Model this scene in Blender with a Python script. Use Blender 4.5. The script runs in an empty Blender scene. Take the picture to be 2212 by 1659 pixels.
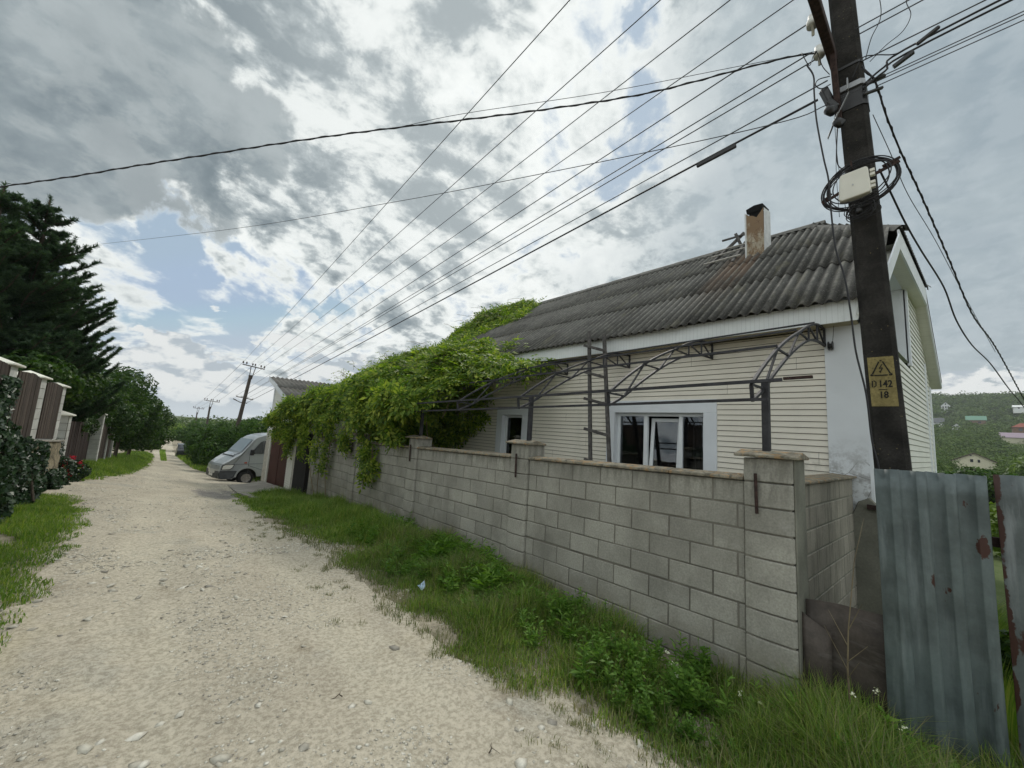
import bpy, math, random
import numpy as np
from mathutils import Vector, Matrix
R=math.radians
random.seed(7); RNG=np.random.default_rng(11)
SC=bpy.context.scene
# ------------------------------------------------------------------ camera
PITCH,ROLL,YAW=R(7.06),R(3.5),R(41.6)
F=Vector((math.sin(YAW)*math.cos(PITCH),math.cos(YAW)*math.cos(PITCH),math.sin(PITCH)))
R0=Vector((math.cos(YAW),-math.sin(YAW),0)); U0=R0.cross(F)
RT=R0*math.cos(ROLL)+U0*math.sin(ROLL); UP=-R0*math.sin(ROLL)+U0*math.cos(ROLL)
cam=bpy.data.objects.new("camera",bpy.data.cameras.new("camera"))
SC.collection.objects.link(cam); SC.camera=cam
cam.matrix_world=Matrix(((RT.x,UP.x,-F.x,0),(RT.y,UP.y,-F.y,0),(RT.z,UP.z,-F.z,0),(0,0,0,1)))
cam.data.sensor_width=36; cam.data.lens=36*831/2212
cam.data.clip_start=.05; cam.data.clip_end=5000
# ------------------------------------------------------------------ view
SC.view_settings.view_transform='Standard'; SC.view_settings.look='None'
SC.view_settings.exposure=0.13; SC.view_settings.gamma=1
# ------------------------------------------------------------------ world: broken cloud over a Nishita sky
SUN_EL,SUN_AZ=R(48),R(52)       # azimuth clockwise from +Y
def world():
    W=bpy.data.worlds.new("World"); SC.world=W; W.use_nodes=True
    nt=W.node_tree; nt.nodes.clear(); N=nt.nodes.new; L=nt.links.new
    def S(s,v):
        if hasattr(v,'is_linked') or isinstance(v,bpy.types.NodeSocket): L(v,s)
        else: s.default_value=v
    def m(op,a,b=0.,c=0.,clamp=False):
        n=N('ShaderNodeMath'); n.operation=op; n.use_clamp=clamp
        S(n.inputs[0],a); S(n.inputs[1],b)
        if op in('MULTIPLY_ADD',): S(n.inputs[2],c)
        return n.outputs[0]
    def vm(op,a,b=None,sc=None):
        n=N('ShaderNodeVectorMath'); n.operation=op; S(n.inputs[0],a)
        if b is not None: S(n.inputs[1],b)
        if sc is not None: S(n.inputs['Scale'],sc)
        return n.outputs['Value'] if op=='DOT_PRODUCT' else n.outputs[0]
    def ss(v,a,b):
        n=N('ShaderNodeMapRange'); n.interpolation_type='SMOOTHSTEP'; S(n.inputs[0],v); n.inputs[1].default_value=a; n.inputs[2].default_value=b
        return n.outputs[0]
    def noise(v,scale,det,rough,dist=0.,lac=2.):
        n=N('ShaderNodeTexNoise'); L(v,n.inputs['Vector']); n.inputs['Scale'].default_value=scale
        n.inputs['Detail'].default_value=det; n.inputs['Roughness'].default_value=rough; n.inputs['Distortion'].default_value=dist
        return n.outputs[0]
    def mixc(f,a,b):
        n=N('ShaderNodeMix'); n.data_type='RGBA'; S(n.inputs[0],f); S(n.inputs[6],a); S(n.inputs[7],b); return n.outputs[2]
    tc=N('ShaderNodeTexCoord').outputs['Generated']
    d=vm('NORMALIZE',tc)
    sp=N('ShaderNodeSeparateXYZ'); L(d,sp.inputs[0]); z=m('MAXIMUM',sp.outputs[2],0.0)
    inv=m('DIVIDE',1.0,m('ADD',z,.42))
    cb=N('ShaderNodeCombineXYZ'); L(m('MULTIPLY',sp.outputs[0],inv),cb.inputs[0]); L(m('MULTIPLY',sp.outputs[1],inv),cb.inputs[1]); L(m('MULTIPLY',z,.9),cb.inputs[2])
    p=cb.outputs[0]
    def pdir(px,py):
        v=(F+RT*((px-1106)/831)-UP*((py-829.5)/831)).normalized(); return (v.x,v.y,v.z)
    wn=N('ShaderNodeTexNoise'); L(d,wn.inputs['Vector']); wn.inputs['Scale'].default_value=3.2; wn.inputs['Detail'].default_value=6; wn.inputs['Roughness'].default_value=.6
    dw=vm('NORMALIZE',vm('ADD',d,vm('SCALE',vm('SUBTRACT',wn.outputs['Color'],(.5,.5,.5)),sc=.55)))
    def blob(px,py,r0,r1):       # 1 at the centre direction, 0 beyond angle r0
        return ss(vm('DOT_PRODUCT',dw,pdir(px,py)),math.cos(R(r0)),math.cos(R(r1)))
    warp=noise(p,1.3,3,.5); warpv=vm('ADD',p,vm('SCALE',(0.8,0.6,0.3),sc=m('SUBTRACT',warp,.5)))
    n1=noise(warpv,1.8,10,.56,.1)
    n2=noise(vm('ADD',warpv,(5.3,2.1,1.)),6.2,12,.58,.1)
    n3=noise(vm('ADD',p,(1.7,8.1,3.)),17.,9,.62,.2)
    den=m('ADD',m('MULTIPLY',n1,.46),m('MULTIPLY',n2,.42))
    den=m('ADD',den,m('MULTIPLY',n3,.12))
    for (px,py,a,b,w) in ((330,650,15,3,-.065),(480,660,10,2,-.06),(200,600,9,2,-.05),(1340,350,6,1,-.10),(975,240,5,1,-.09),(1345,110,4,1,-.07),(775,620,6,2,-.08),(380,480,5,1,-.12),(640,640,9,2,-.06),
                          (200,180,34,12,.06),(1950,420,36,16,.20),(640,100,28,8,.07),(1700,160,18,6,.08),(1450,600,18,7,.07),(2120,700,14,5,.08)):
        den=m('ADD',den,m('MULTIPLY',blob(px,py,a,b),w))
    cover=ss(den,.395,.475)
    # lump shading: bright rims, grey cores
    lump=m('ADD',m('MULTIPLY',n2,.62),m('MULTIPLY',n3,.38))
    thick=ss(den,.42,.62)
    g=m('MULTIPLY',thick,m('ADD',.16,m('MULTIPLY',ss(lump,.42,.60),.86)),clamp=True)
    sund=vm('DOT_PRODUCT',d,pdir(1180,180))
    g=m('MULTIPLY',g,m('SUBTRACT',1.12,m('MULTIPLY',ss(sund,math.cos(R(44)),math.cos(R(4))),.52)),clamp=True)
    cr=N('ShaderNodeValToRGB'); L(g,cr.inputs[0]); e=cr.color_ramp
    e.elements[0].position=0.0; e.elements[0].color=(.90,.93,.91,1)
    e.elements[1].position=1.0; e.elements[1].color=(.20,.245,.27,1)
    k=e.elements.new(.22); k.color=(.72,.76,.75,1)
    k=e.elements.new(.5); k.color=(.43,.48,.495,1)
    col=cr.outputs[0]
    # the dark cumulus in front, upper left, with its hard scalloped edge
    e1=vm('DOT_PRODUCT',d,pdir(110,225)); e2=vm('DOT_PRODUCT',d,pdir(310,265)); e3=vm('DOT_PRODUCT',d,pdir(-60,230))
    em=m('MAXIMUM',m('MAXIMUM',m('ADD',e1,.0),m('ADD',e2,.006)),e3)
    nb=noise(d,6.,9,.58,.15); nbl=noise(d,2.6,3,.5,.0)
    dk=ss(m('ADD',em,m('ADD',m('MULTIPLY',m('SUBTRACT',nb,.5),.085),m('MULTIPLY',m('SUBTRACT',nbl,.5),.03))),.9885,.9955)
    fade=ss(m('ADD',sp.outputs[2],m('MULTIPLY',m('SUBTRACT',nb,.5),.25)),.13,.34)
    nb2=noise(vm('ADD',d,(3.,3.,0.)),6.,9,.58,.1)
    dcol=mixc(ss(nb2,.36,.62),(.17,.215,.24,1),(.31,.36,.38,1))
    dk=m('MULTIPLY',dk,fade)
    col=mixc(m('MULTIPLY',dk,.82),col,dcol)
    # grey-blue veil on the right half of the sky
    veil=m('MULTIPLY',blob(2160,400,44,6),.85)
    vcol=mixc(ss(m('ADD',m('MULTIPLY',n2,.6),m('MULTIPLY',nbl,.5)),.4,.7),(.29,.36,.41,1),(.47,.54,.57,1))
    col=mixc(veil,col,vcol)
    # heaped clouds low over the horizon
    cbh=N('ShaderNodeCombineXYZ'); L(m('ARCTAN2',sp.outputs[0],sp.outputs[1]),cbh.inputs[0]); L(m('MULTIPLY',z,1.9),cbh.inputs[1]); h=cbh.outputs[0]
    hn=noise(h,7.,9,.56,.1); hl=noise(vm('ADD',h,(0.,-.035,0.)),7.,9,.56,.1)
    hm=ss(m('ADD',hn,m('MULTIPLY',m('SUBTRACT',.15,z),1.5)),.50,.53); hm=m('MULTIPLY',hm,ss(z,.30,.20))
    hcol=mixc(ss(m('ADD',.5,m('MULTIPLY',m('SUBTRACT',hl,hn),4.5)),.35,.72),(.78,.80,.79,1),(.42,.48,.53,1))
    col=mixc(hm,col,hcol)
    low=m('MULTIPLY',ss(z,.05,.0),.7); 
    back=ss(vm('DOT_PRODUCT',d,(-F.x,-F.y,.35)),-.1,.8)
    col=mixc(low,col,(.62,.68,.72,1))
    col=vm('SCALE',col,sc=m('ADD',1.0,m('MULTIPLY',back,SKYBACK)))  # unseen sky behind the camera brightened to fill the road and facade
    cover=m('MAXIMUM',m('MAXIMUM',cover,hm),low)
    sky=N('ShaderNodeTexSky'); sky.sky_type='NISHITA'; sky.sun_disc=False; sky.sun_elevation=SUN_EL; sky.sun_rotation=SUN_AZ
    sky.air_density=1.0; sky.dust_density=1.0; sky.ozone_density=1.2; sky.altitude=100
    b1=N('ShaderNodeBackground'); L(vm('MAXIMUM',vm('MINIMUM',sky.outputs[0],(4.2,5.1,6.1)),(3.5,4.6,5.8)),b1.inputs[0]); b1.inputs[1].default_value=.1
    b2=N('ShaderNodeBackground'); L(col,b2.inputs[0]); b2.inputs[1].default_value=1.0
    mx=N('ShaderNodeMixShader'); L(m('MAXIMUM',cover,dk),mx.inputs[0]); L(b1.outputs[0],mx.inputs[1]); L(b2.outputs[0],mx.inputs[2])
    o=N('ShaderNodeOutputWorld'); L(mx.outputs[0],o.inputs[0])
SKYBACK=.6
world()
sun=bpy.data.objects.new("sun",bpy.data.lights.new("sun",'SUN')); SC.collection.objects.link(sun)
sun.data.energy=1.4; sun.data.angle=R(11); sun.data.color=(1,.95,.87)
sd=Vector((math.sin(SUN_AZ)*math.cos(SUN_EL),math.cos(SUN_AZ)*math.cos(SUN_EL),math.sin(SUN_EL)))
sun.rotation_euler=sd.to_track_quat('Z','Y').to_euler()
SC.cycles.max_bounces=6; SC.cycles.transparent_max_bounces=12
try:
    SC.cycles.use_denoising=True; SC.cycles.use_adaptive_sampling=True
except Exception: pass
# ------------------------------------------------------------------ materials
class Mt:
    def __init__(s,name,rough=.8,spec=.3,metal=0.):
        s.m=bpy.data.materials.new(name); s.m.use_nodes=True; s.nt=s.m.node_tree; s.b=s.nt.nodes['Principled BSDF']
        s.b.inputs['Roughness'].default_value=rough; s.b.inputs['Specular IOR Level'].default_value=spec; s.b.inputs['Metallic'].default_value=metal
        s.tc=s.nt.nodes.new('ShaderNodeNewGeometry').outputs['Position']; s.nrm=None   # textures in world metres
    def N(s,t): return s.nt.nodes.new(t)
    def L(s,a,b): s.nt.links.new(a,b)
    def S(s,sock,v):
        if isinstance(v,bpy.types.NodeSocket): s.L(v,sock)
        else:
            if isinstance(v,tuple) and len(v)==3 and sock.type=='RGBA': v=v+(1,)
            sock.default_value=v
    def math(s,op,a,b=0.,clamp=False):
        n=s.N('ShaderNodeMath'); n.operation=op; n.use_clamp=clamp; s.S(n.inputs[0],a); s.S(n.inputs[1],b); return n.outputs[0]
    def noise(s,scale,det=5,rough=.6,vec=None,dist=0.,sc3=None):
        v=vec if vec is not None else s.tc
        if sc3:
            mp=s.N('ShaderNodeMapping'); s.L(v,mp.inputs[0]); mp.inputs['Scale'].default_value=sc3; v=mp.outputs[0]
        n=s.N('ShaderNodeTexNoise'); s.L(v,n.inputs['Vector']); n.inputs['Scale'].default_value=scale; n.inputs['Detail'].default_value=det
        n.inputs['Roughness'].default_value=rough; n.inputs['Distortion'].default_value=dist; return n.outputs[0]
    def voro(s,scale,feat='F1',out=0,sc3=None):
        v=s.tc
        if sc3:
            mp=s.N('ShaderNodeMapping'); s.L(v,mp.inputs[0]); mp.inputs['Scale'].default_value=sc3; v=mp.outputs[0]
        n=s.N('ShaderNodeTexVoronoi'); n.feature=feat; s.L(v,n.inputs['Vector']); n.inputs['Scale'].default_value=scale; return n.outputs[out]
    def ss(s,v,a,b,lo=0.,hi=1.):
        n=s.N('ShaderNodeMapRange'); n.interpolation_type='SMOOTHSTEP'; s.S(n.inputs[0],v)
        for i,x in ((1,a),(2,b),(3,lo),(4,hi)): n.inputs[i].default_value=x
        return n.outputs[0]
    def mix(s,f,a,b,mode='MIX'):
        n=s.N('ShaderNodeMix'); n.data_type='RGBA'; n.blend_type=mode; s.S(n.inputs[0],f); s.S(n.inputs[6],a); s.S(n.inputs[7],b); return n.outputs[2]
    def ramp(s,v,stops):
        n=s.N('ShaderNodeValToRGB'); s.L(v,n.inputs[0]); e=n.color_ramp.elements
        e[0].position=stops[0][0]; e[0].color=stops[0][1]+(1,); e[1].position=stops[-1][0]; e[1].color=stops[-1][1]+(1,)
        for p,c in stops[1:-1]: k=e.new(p); k.color=c+(1,)
        return n.outputs[0]
    def isl(s): return s.N('ShaderNodeNewGeometry').outputs['Random Per Island']
    def xyz(s):
        n=s.N('ShaderNodeSeparateXYZ'); s.L(s.tc,n.inputs[0]); return n.outputs
    def bump(s,h,strength=.3,dist=.01):
        n=s.N('ShaderNodeBump'); n.inputs['Strength'].default_value=strength; n.inputs['Distance'].default_value=dist; s.S(n.inputs['Height'],h)
        if s.nrm: s.L(s.nrm,n.inputs['Normal'])
        s.nrm=n.outputs[0]; s.L(s.nrm,s.b.inputs['Normal'])
    def col(s,c): s.S(s.b.inputs['Base Color'],c); return s
    def vary(s,c,amt=.25,scale=3.,isl=0.,fine=0.):
        """base colour with low frequency blotches, optional per-island tint and fine grain"""
        a=tuple(x*(1-amt) for x in c); b=tuple(min(1,x*(1+amt)) for x in c)
        o=s.mix(s.ss(s.noise(scale,8,.6),.3,.7),a,b)
        if isl: o=s.mix(1.,o,s.ramp(s.isl(),[(0,(1-isl,)*3),(1,(1.,)*3)]),'MULTIPLY')
        if fine: o=s.mix(1.,o,s.ramp(s.noise(60,3,.6),[(.3,(1-fine,)*3),(.7,(1.,)*3)]),'MULTIPLY')
        return o
M={}
def leafmat(name,c1,c2,c3,trans=.35,rough=.5,nsc=.9,lo=.72):
    t=Mt(name,rough,.25); r=t.isl()
    n=t.noise(nsc,3,.5)
    o=t.ramp(r,[(0,c1),(.55,c2),(1,c3)])
    o=t.mix(1.,o,t.ramp(n,[(.34,(lo,lo*1.07,lo)),(.66,(1.12,1.1,1.))]),'MULTIPLY')
    t.col(o)
    tr=t.N('ShaderNodeBsdfTranslucent'); t.L(t.mix(1.,o,(1.5,1.7,.6,1),'MULTIPLY'),tr.inputs[0])
    mx=t.N('ShaderNodeMixShader'); mx.inputs[0].default_value=trans
    t.L(t.b.outputs[0],mx.inputs[1]); t.L(tr.outputs[0],mx.inputs[2]); t.L(mx.outputs[0],t.nt.nodes['Material Output'].inputs[0])
    M[name]=t.m
leafmat('vine_leaf',(.05,.11,.014),(.15,.23,.03),(.36,.40,.07),.45)
leafmat('grass_blade',(.08,.16,.028),(.165,.26,.05),(.31,.33,.12),.45)
leafmat('dry_grass',(.24,.21,.12),(.16,.17,.07),(.09,.13,.04),.2)
leafmat('weed_leaf',(.07,.16,.025),(.12,.23,.035),(.18,.29,.055),.4)
leafmat('tree_leaf',(.022,.055,.012),(.038,.085,.017),(.075,.125,.026),.28)
leafmat('bush_leaf',(.028,.068,.014),(.045,.10,.018),(.085,.145,.03),.3)
leafmat('lime_leaf',(.09,.15,.03),(.14,.21,.04),(.20,.27,.06),.35)
leafmat('ivy_leaf',(.010,.028,.012),(.018,.045,.018),(.04,.075,.03),.1,.35)
leafmat('needle',(.024,.052,.034),(.040,.078,.044),(.07,.115,.055),.3,.6)
leafmat('hill_leaf',(.07,.12,.04),(.10,.155,.05),(.145,.20,.065),.2,.9,.16,.45)
leafmat('willow_leaf',(.10,.15,.07),(.14,.20,.09),(.20,.26,.13),.3)
leafmat('petal',(.45,.02,.05),(.60,.03,.08),(.40,.01,.03),.2)
leafmat('white_petal',(.7,.7,.62),(.8,.8,.72),(.6,.62,.5),.2)
def simple(name,c,rough=.8,spec=.3,metal=0.,amt=.2,scale=3.,isl=0.,fine=0.,bump=None):
    t=Mt(name,rough,spec,metal); t.col(t.vary(c,amt,scale,isl,fine))
    if bump: t.bump(t.noise(bump[0],6,.6),bump[1],bump[2])
    M[name]=t.m; return t
simple('bark',(.07,.055,.04),.95,amt=.4,scale=6,bump=(30,.6,.02))
simple('vine_stem',(.16,.13,.08),.9,amt=.3)
simple('black_cable',(.012,.012,.014),.55,.4)
simple('thin_wire',(.05,.052,.055),.5,.4)
simple('tube_paint',(.03,.03,.034),.6,.3,amt=.35,scale=12,bump=(80,.15,.003))
simple('rusty_bar',(.034,.020,.017),.85,amt=.5,scale=25,bump=(90,.5,.004))
simple('ladder_wood',(.085,.08,.075),.9,amt=.4,scale=14,bump=(40,.4,.006))
simple('pale_wood',(.27,.26,.23),.9,amt=.3,scale=14)
simple('frame_white',(.74,.77,.78),.35,.5,amt=.05)
simple('room_dark',(.03,.03,.032),.9)
simple('curtain',(.16,.15,.14),.9)
simple('dark_rubber',(.02,.02,.02),.8)
simple('rim_metal',(.26,.24,.22),.55,.4,.3,amt=.4,scale=20)
simple('van_plastic',(.055,.06,.065),.55,.4)
simple('black_plastic',(.012,.012,.013),.4,.5)
simple('insulator_white',(.6,.6,.56),.5,.3)
simple('insulator_dark',(.05,.03,.025),.25,.5)
simple('galv_bracket',(.35,.36,.37),.45,.5,.6)
simple('box_plastic',(.62,.61,.54),.5,.4,amt=.07)
simple('stencil_black',(.015,.015,.012),.8,amt=.5,scale=60)
simple('amber_lens',(.5,.09,.04),.2,.5)
simple('plate_white',(.7,.7,.68),.4)
simple('litter',(.30,.40,.52),.4,amt=.3,scale=30)
simple('car_dark',(.02,.024,.026),.25,.5)
simple('concrete_slab',(.33,.31,.27),.95,amt=.22,scale=2.2,fine=.25,bump=(60,.5,.006))
simple('mortar',(.17,.16,.135),.95,amt=.25,bump=(120,.5,.004))
simple('white_block',(.60,.60,.56),.9,amt=.12,scale=5,isl=.2,fine=.15,bump=(70,.4,.004))
simple('cap_white',(.70,.69,.60),.8,amt=.1)
simple('garage_post',(.50,.48,.42),.9,amt=.25,scale=9,fine=.3,bump=(60,.5,.006))
simple('lap_shade',(.05,.045,.035),.9)
simple('dark_board',(.018,.016,.015),.9)
simple('roof_grey_far',(.14,.145,.15),.9); simple('roof_green',(.16,.30,.22),.6,amt=.1); simple('roof_red',(.26,.085,.06),.8); simple('roof_purple',(.33,.26,.31),.6,amt=.06)
simple('wall_cream_far',(.62,.58,.44),.9,amt=.06); simple('wall_white_far',(.72,.73,.72),.9,amt=.06); simple('wall_brown_far',(.20,.13,.09),.9)
# block wall
t=Mt('cement_block',.95,.2); c=t.vary((.40,.39,.34),.14,2.2,.20,.28)
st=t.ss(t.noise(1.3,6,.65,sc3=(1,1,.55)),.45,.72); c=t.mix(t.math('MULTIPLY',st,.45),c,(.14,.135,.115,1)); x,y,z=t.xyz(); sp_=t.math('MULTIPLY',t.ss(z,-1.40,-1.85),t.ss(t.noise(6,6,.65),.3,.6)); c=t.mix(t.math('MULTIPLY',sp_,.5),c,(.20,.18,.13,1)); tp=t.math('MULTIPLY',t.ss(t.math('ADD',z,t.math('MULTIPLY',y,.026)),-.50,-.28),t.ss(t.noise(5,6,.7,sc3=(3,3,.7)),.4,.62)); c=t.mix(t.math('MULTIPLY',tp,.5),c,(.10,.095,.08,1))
ef=t.ss(t.noise(4,6,.6),.6,.78); c=t.mix(t.math('MULTIPLY',ef,.4),c,(.42,.41,.38,1)); t.col(c)
t.bump(t.noise(95,5,.7),.55,.006); t.bump(t.noise(14,4,.6),.35,.012); M['cement_block']=t.m
t=Mt('side_block',.95,.2); c=t.vary((.33,.31,.26),.16,2.6,.22,.2)
dr=t.ss(t.noise(3.2,5,.6,sc3=(6,6,.35)),.52,.66); zz=t.xyz()[2]; hi=t.ss(zz,-.25,.55); c=t.mix(t.math('MULTIPLY',dr,.55),c,(.10,.095,.08,1)); t.col(c)
t.bump(t.noise(95,5,.7),.5,.005); M['side_block']=t.m
t=Mt('lichen_cap',.95,.2); c=t.vary((.25,.23,.18),.35,9,0,.35)
li=t.ss(t.noise(13,6,.65),.5,.62); c=t.mix(t.math('MULTIPLY',li,.75),c,(.33,.21,.10,1)); l2=t.ss(t.noise(22,5,.6),.54,.64); c=t.mix(l2,c,(.12,.11,.085,1)); t.col(c)
t.bump(t.noise(50,6,.7),.9,.012); M['lichen_cap']=t.m
# sheets of asbestos slate
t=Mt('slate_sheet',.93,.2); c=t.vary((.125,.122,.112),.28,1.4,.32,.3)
yy_=t.xyz()[1]; cw=t.math('COSINE',t.math('MULTIPLY',yy_,2*math.pi/.1386)); vl=t.math('MULTIPLY',t.ss(cw,.1,-.8),t.ss(t.noise(3,4,.6),.2,.5)); c=t.mix(t.math('MULTIPLY',vl,.7),c,(.035,.034,.030,1)); cr_=t.math('MULTIPLY',t.ss(cw,.3,1.),t.ss(t.noise(6,5,.65),.35,.7)); c=t.mix(t.math('MULTIPLY',cr_,.5),c,(.29,.28,.245,1))  # corrugation shading put into the colour: troughs darkened, crests paled
li=t.ss(t.noise(38,5,.7),.56,.70); c=t.mix(t.math('MULTIPLY',li,.5),c,(.36,.35,.30,1))
gr=t.ss(t.noise(2.2,5,.6,sc3=(.5,2,.5)),.55,.75); c=t.mix(t.math('MULTIPLY',gr,.35),c,(.20,.185,.12,1))
x,y,z=t.xyz()
sy=t.math('MULTIPLY',t.ss(y,2.22,2.34),t.ss(y,3.05,2.72)); sx=t.math('MULTIPLY',t.ss(x,6.1,8.3),t.ss(x,9.0,8.7))
fn=t.ss(t.noise(2.2,5,.6,sc3=(.6,9,.6)),.3,.62); rs=t.math('MULTIPLY',t.math('MULTIPLY',sy,sx),fn); c=t.mix(t.math('MULTIPLY',rs,.5),c,(.19,.115,.07,1)); t.col(c)
t.bump(t.noise(60,6,.7),.5,.006); M['slate_sheet']=t.m
t=Mt('slate_plain',.93,.2); c=t.vary((.15,.145,.132),.25,1.4,.30,.3); t.col(c); t.bump(t.noise(60,6,.7),.5,.006); M['slate_plain']=t.m
t=Mt('ridge_tile',.93,.2); c=t.vary((.19,.185,.17),.25,4,.2,.25); t.col(c); t.bump(t.noise(60,6,.7),.5,.006); M['ridge_tile']=t.m
# vinyl siding and trims
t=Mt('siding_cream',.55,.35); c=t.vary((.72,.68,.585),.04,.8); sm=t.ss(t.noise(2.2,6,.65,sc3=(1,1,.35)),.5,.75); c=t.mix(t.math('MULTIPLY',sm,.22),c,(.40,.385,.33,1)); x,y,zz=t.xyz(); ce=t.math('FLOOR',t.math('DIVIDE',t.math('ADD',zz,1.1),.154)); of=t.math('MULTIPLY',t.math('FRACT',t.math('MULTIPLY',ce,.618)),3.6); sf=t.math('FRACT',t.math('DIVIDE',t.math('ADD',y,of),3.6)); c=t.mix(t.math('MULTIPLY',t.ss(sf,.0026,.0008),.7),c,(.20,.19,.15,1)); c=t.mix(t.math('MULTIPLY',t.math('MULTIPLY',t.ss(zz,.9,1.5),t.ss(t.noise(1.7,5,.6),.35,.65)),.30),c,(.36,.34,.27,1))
x,y,z=t.xyz(); ds=t.math('MULTIPLY',t.math('MULTIPLY',t.ss(y,2.1,1.2),t.ss(z,.15,-.3)),t.ss(t.noise(5,6,.65),.45,.65)); c=t.mix(t.math('MULTIPLY',ds,.55),c,(.30,.28,.23,1)); t.col(c); t.bump(t.noise(9,3,.5,sc3=(1,.3,4)),.1,.01); M['siding_cream']=t.m
t=Mt('siding_white',.55,.35); c=t.vary((.66,.66,.60),.05,1.2); t.col(c); M['siding_white']=t.m
t=Mt('plaster_white',.85,.25); c=t.vary((.66,.69,.71),.05,1.5)
x,y,z=t.xyz(); ds=t.math('MULTIPLY',t.ss(z,.28,-.35),t.ss(t.noise(8,7,.7),.42,.62)); c=t.mix(t.math('MULTIPLY',ds,.75),c,(.22,.215,.20,1))
cr=t.ss(t.voro(3.2,'DISTANCE_TO_EDGE'),.012,.0); cr=t.math('MULTIPLY',cr,t.ss(z,-.05,-.2)); c=t.mix(cr,c,(.12,.12,.11,1)); t.col(c); t.bump(t.noise(60,4,.6),.15,.003); M['plaster_white']=t.m
t=Mt('trim_white',.7,.3); t.col(t.vary((.68,.71,.735),.04,3)); M['trim_white']=t.m
t=Mt('plinth_grey',.9,.2); c=t.vary((.20,.20,.165),.2,3,0,.2); t.col(c); t.bump(t.noise(40,5,.6),.3,.005); M['plinth_grey']=t.m
t=Mt('soffit',.8,.2); t.col(t.vary((.42,.38,.27),.08,2)); M['soffit']=t.m
def stripes(name,axis,step,base,dark=.45):
    t=Mt(name,.55,.35); ax=t.xyz()[axis]
    fr=t.math('FRACT',t.math('DIVIDE',ax,step)); ln=t.ss(fr,.10,.0)
    c=t.vary(base,.05,2.5); dirt=t.ss(t.noise(3,6,.7,sc3=(3,3,1)),.55,.75)
    c=t.mix(t.math('MULTIPLY',dirt,.35),c,tuple(k*.62 for k in base)+(1,))
    t.col(t.mix(t.math('MULTIPLY',ln,dark),c,(.18,.18,.165,1))); t.bump(ln,-.5,.004); M[name]=t.m
stripes('fascia_vinyl',1,.055,(.68,.71,.70)); stripes('soffit_vinyl',0,.10,(.62,.62,.55),.3)
# chimney
t=Mt('chimney_metal',.6,.35); c=t.vary((.36,.32,.24),.1,3); x,y,z=t.xyz()
n=t.ss(t.math('ADD',t.noise(7,7,.65,sc3=(1.6,1.6,.7)),t.math('MULTIPLY',t.ss(z,4.1,4.9),.24)),.43,.60)
c=t.mix(t.math('MULTIPLY',n,.85),c,(.17,.095,.04,1)); ck=t.ss(t.voro(8,'DISTANCE_TO_EDGE'),.035,.0); ck=t.math('MULTIPLY',ck,t.ss(t.noise(5,3,.5),.47,.55)); c=t.mix(ck,c,(.07,.03,.015,1)); t.col(c); M['chimney_metal']=t.m
simple('chimney_side',(.60,.61,.60),.6,amt=.1,scale=8,fine=.1)
simple('soot',(.006,.006,.006),.9)
# pole
t=Mt('pole_concrete',.92,.2); c=t.vary((.032,.030,.027),.45,5,0,.4)
li=t.ss(t.voro(26),.14,.07); li=t.math('MULTIPLY',li,t.ss(t.noise(6,2,.5),.5,.58)); c=t.mix(t.math('MULTIPLY',li,.6),c,(.26,.21,.10,1)); t.col(c); t.bump(t.noise(45,6,.7),.7,.012); M['pole_concrete']=t.m
t=Mt('yellow_paint',.85,.25); c=t.vary((.25,.205,.085),.2,10,0,.35); w=t.ss(t.noise(36,5,.7),.58,.66); c=t.mix(t.math('MULTIPLY',w,.75),c,(.07,.06,.04,1)); t.col(c); t.bump(t.noise(60,5,.7),.4,.004); M['yellow_paint']=t.m
simple('far_pole',(.075,.06,.05),.9,amt=.2)
# corrugated galvanised sheet, spots of rust
t=Mt('galvanised',.42,.5,.25); c=t.vary((.095,.12,.12),.3,3.5,0,.12); 
sp=t.ss(t.noise(3.5,6,.6,sc3=(4,4,.5)),.5,.72); c=t.mix(t.math('MULTIPLY',sp,.45),c,(.22,.26,.265,1))
dk=t.ss(t.noise(2.3,5,.6,sc3=(3,3,.6)),.55,.75); c=t.mix(t.math('MULTIPLY',dk,.5),c,(.05,.062,.06,1))
rr=t.ss(t.noise(5.5,4,.55,sc3=(1.6,1.6,.8)),.69,.71); x,y,z=t.xyz(); a1=t.math('DIVIDE',t.math('SUBTRACT',y,-.135),.034); a2=t.math('DIVIDE',t.math('SUBTRACT',z,-.55),.085); rad=t.math('ADD',t.math('ADD',t.math('MULTIPLY',a1,a1),t.math('MULTIPLY',a2,a2)),t.math('MULTIPLY',t.noise(22,5,.7),2.4)); rr=t.math('MAXIMUM',rr,t.ss(rad,2.0,1.85)); c=t.mix(rr,c,(.048,.018,.013,1)); t.col(c); t.bump(t.noise(20,5,.6),.12,.004); t.bump(t.noise(3.5,3,.5),.5,.02); sc_=t.ss(t.noise(9,5,.7,sc3=(5,5,.25)),.66,.72); M['galvanised']=t.m
t=Mt('galvanised_rusty',.5,.5,.2); c=t.vary((.11,.13,.13),.25,3.5,0,.12); sp=t.ss(t.noise(3.5,6,.6,sc3=(4,4,.5)),.5,.72); c=t.mix(t.math('MULTIPLY',sp,.5),c,(.33,.36,.37,1))
y=t.xyz()[1]; ed=t.math('ADD',t.noise(6,5,.6),t.math('MULTIPLY',t.ss(y,-.245,-.21),.22)); rr=t.ss(ed,.62,.68); c=t.mix(rr,c,(.048,.019,.013,1)); t.col(c); M['galvanised_rusty']=t.m
t=Mt('dark_plate',.6,.3,.1); c=t.vary((.075,.062,.052),.4,4,0,.2); s2=t.ss(t.noise(3,6,.65,sc3=(1,1,5)),.5,.7); c=t.mix(t.math('MULTIPLY',s2,.5),c,(.15,.135,.12,1)); t.col(c); M['dark_plate']=t.m
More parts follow.
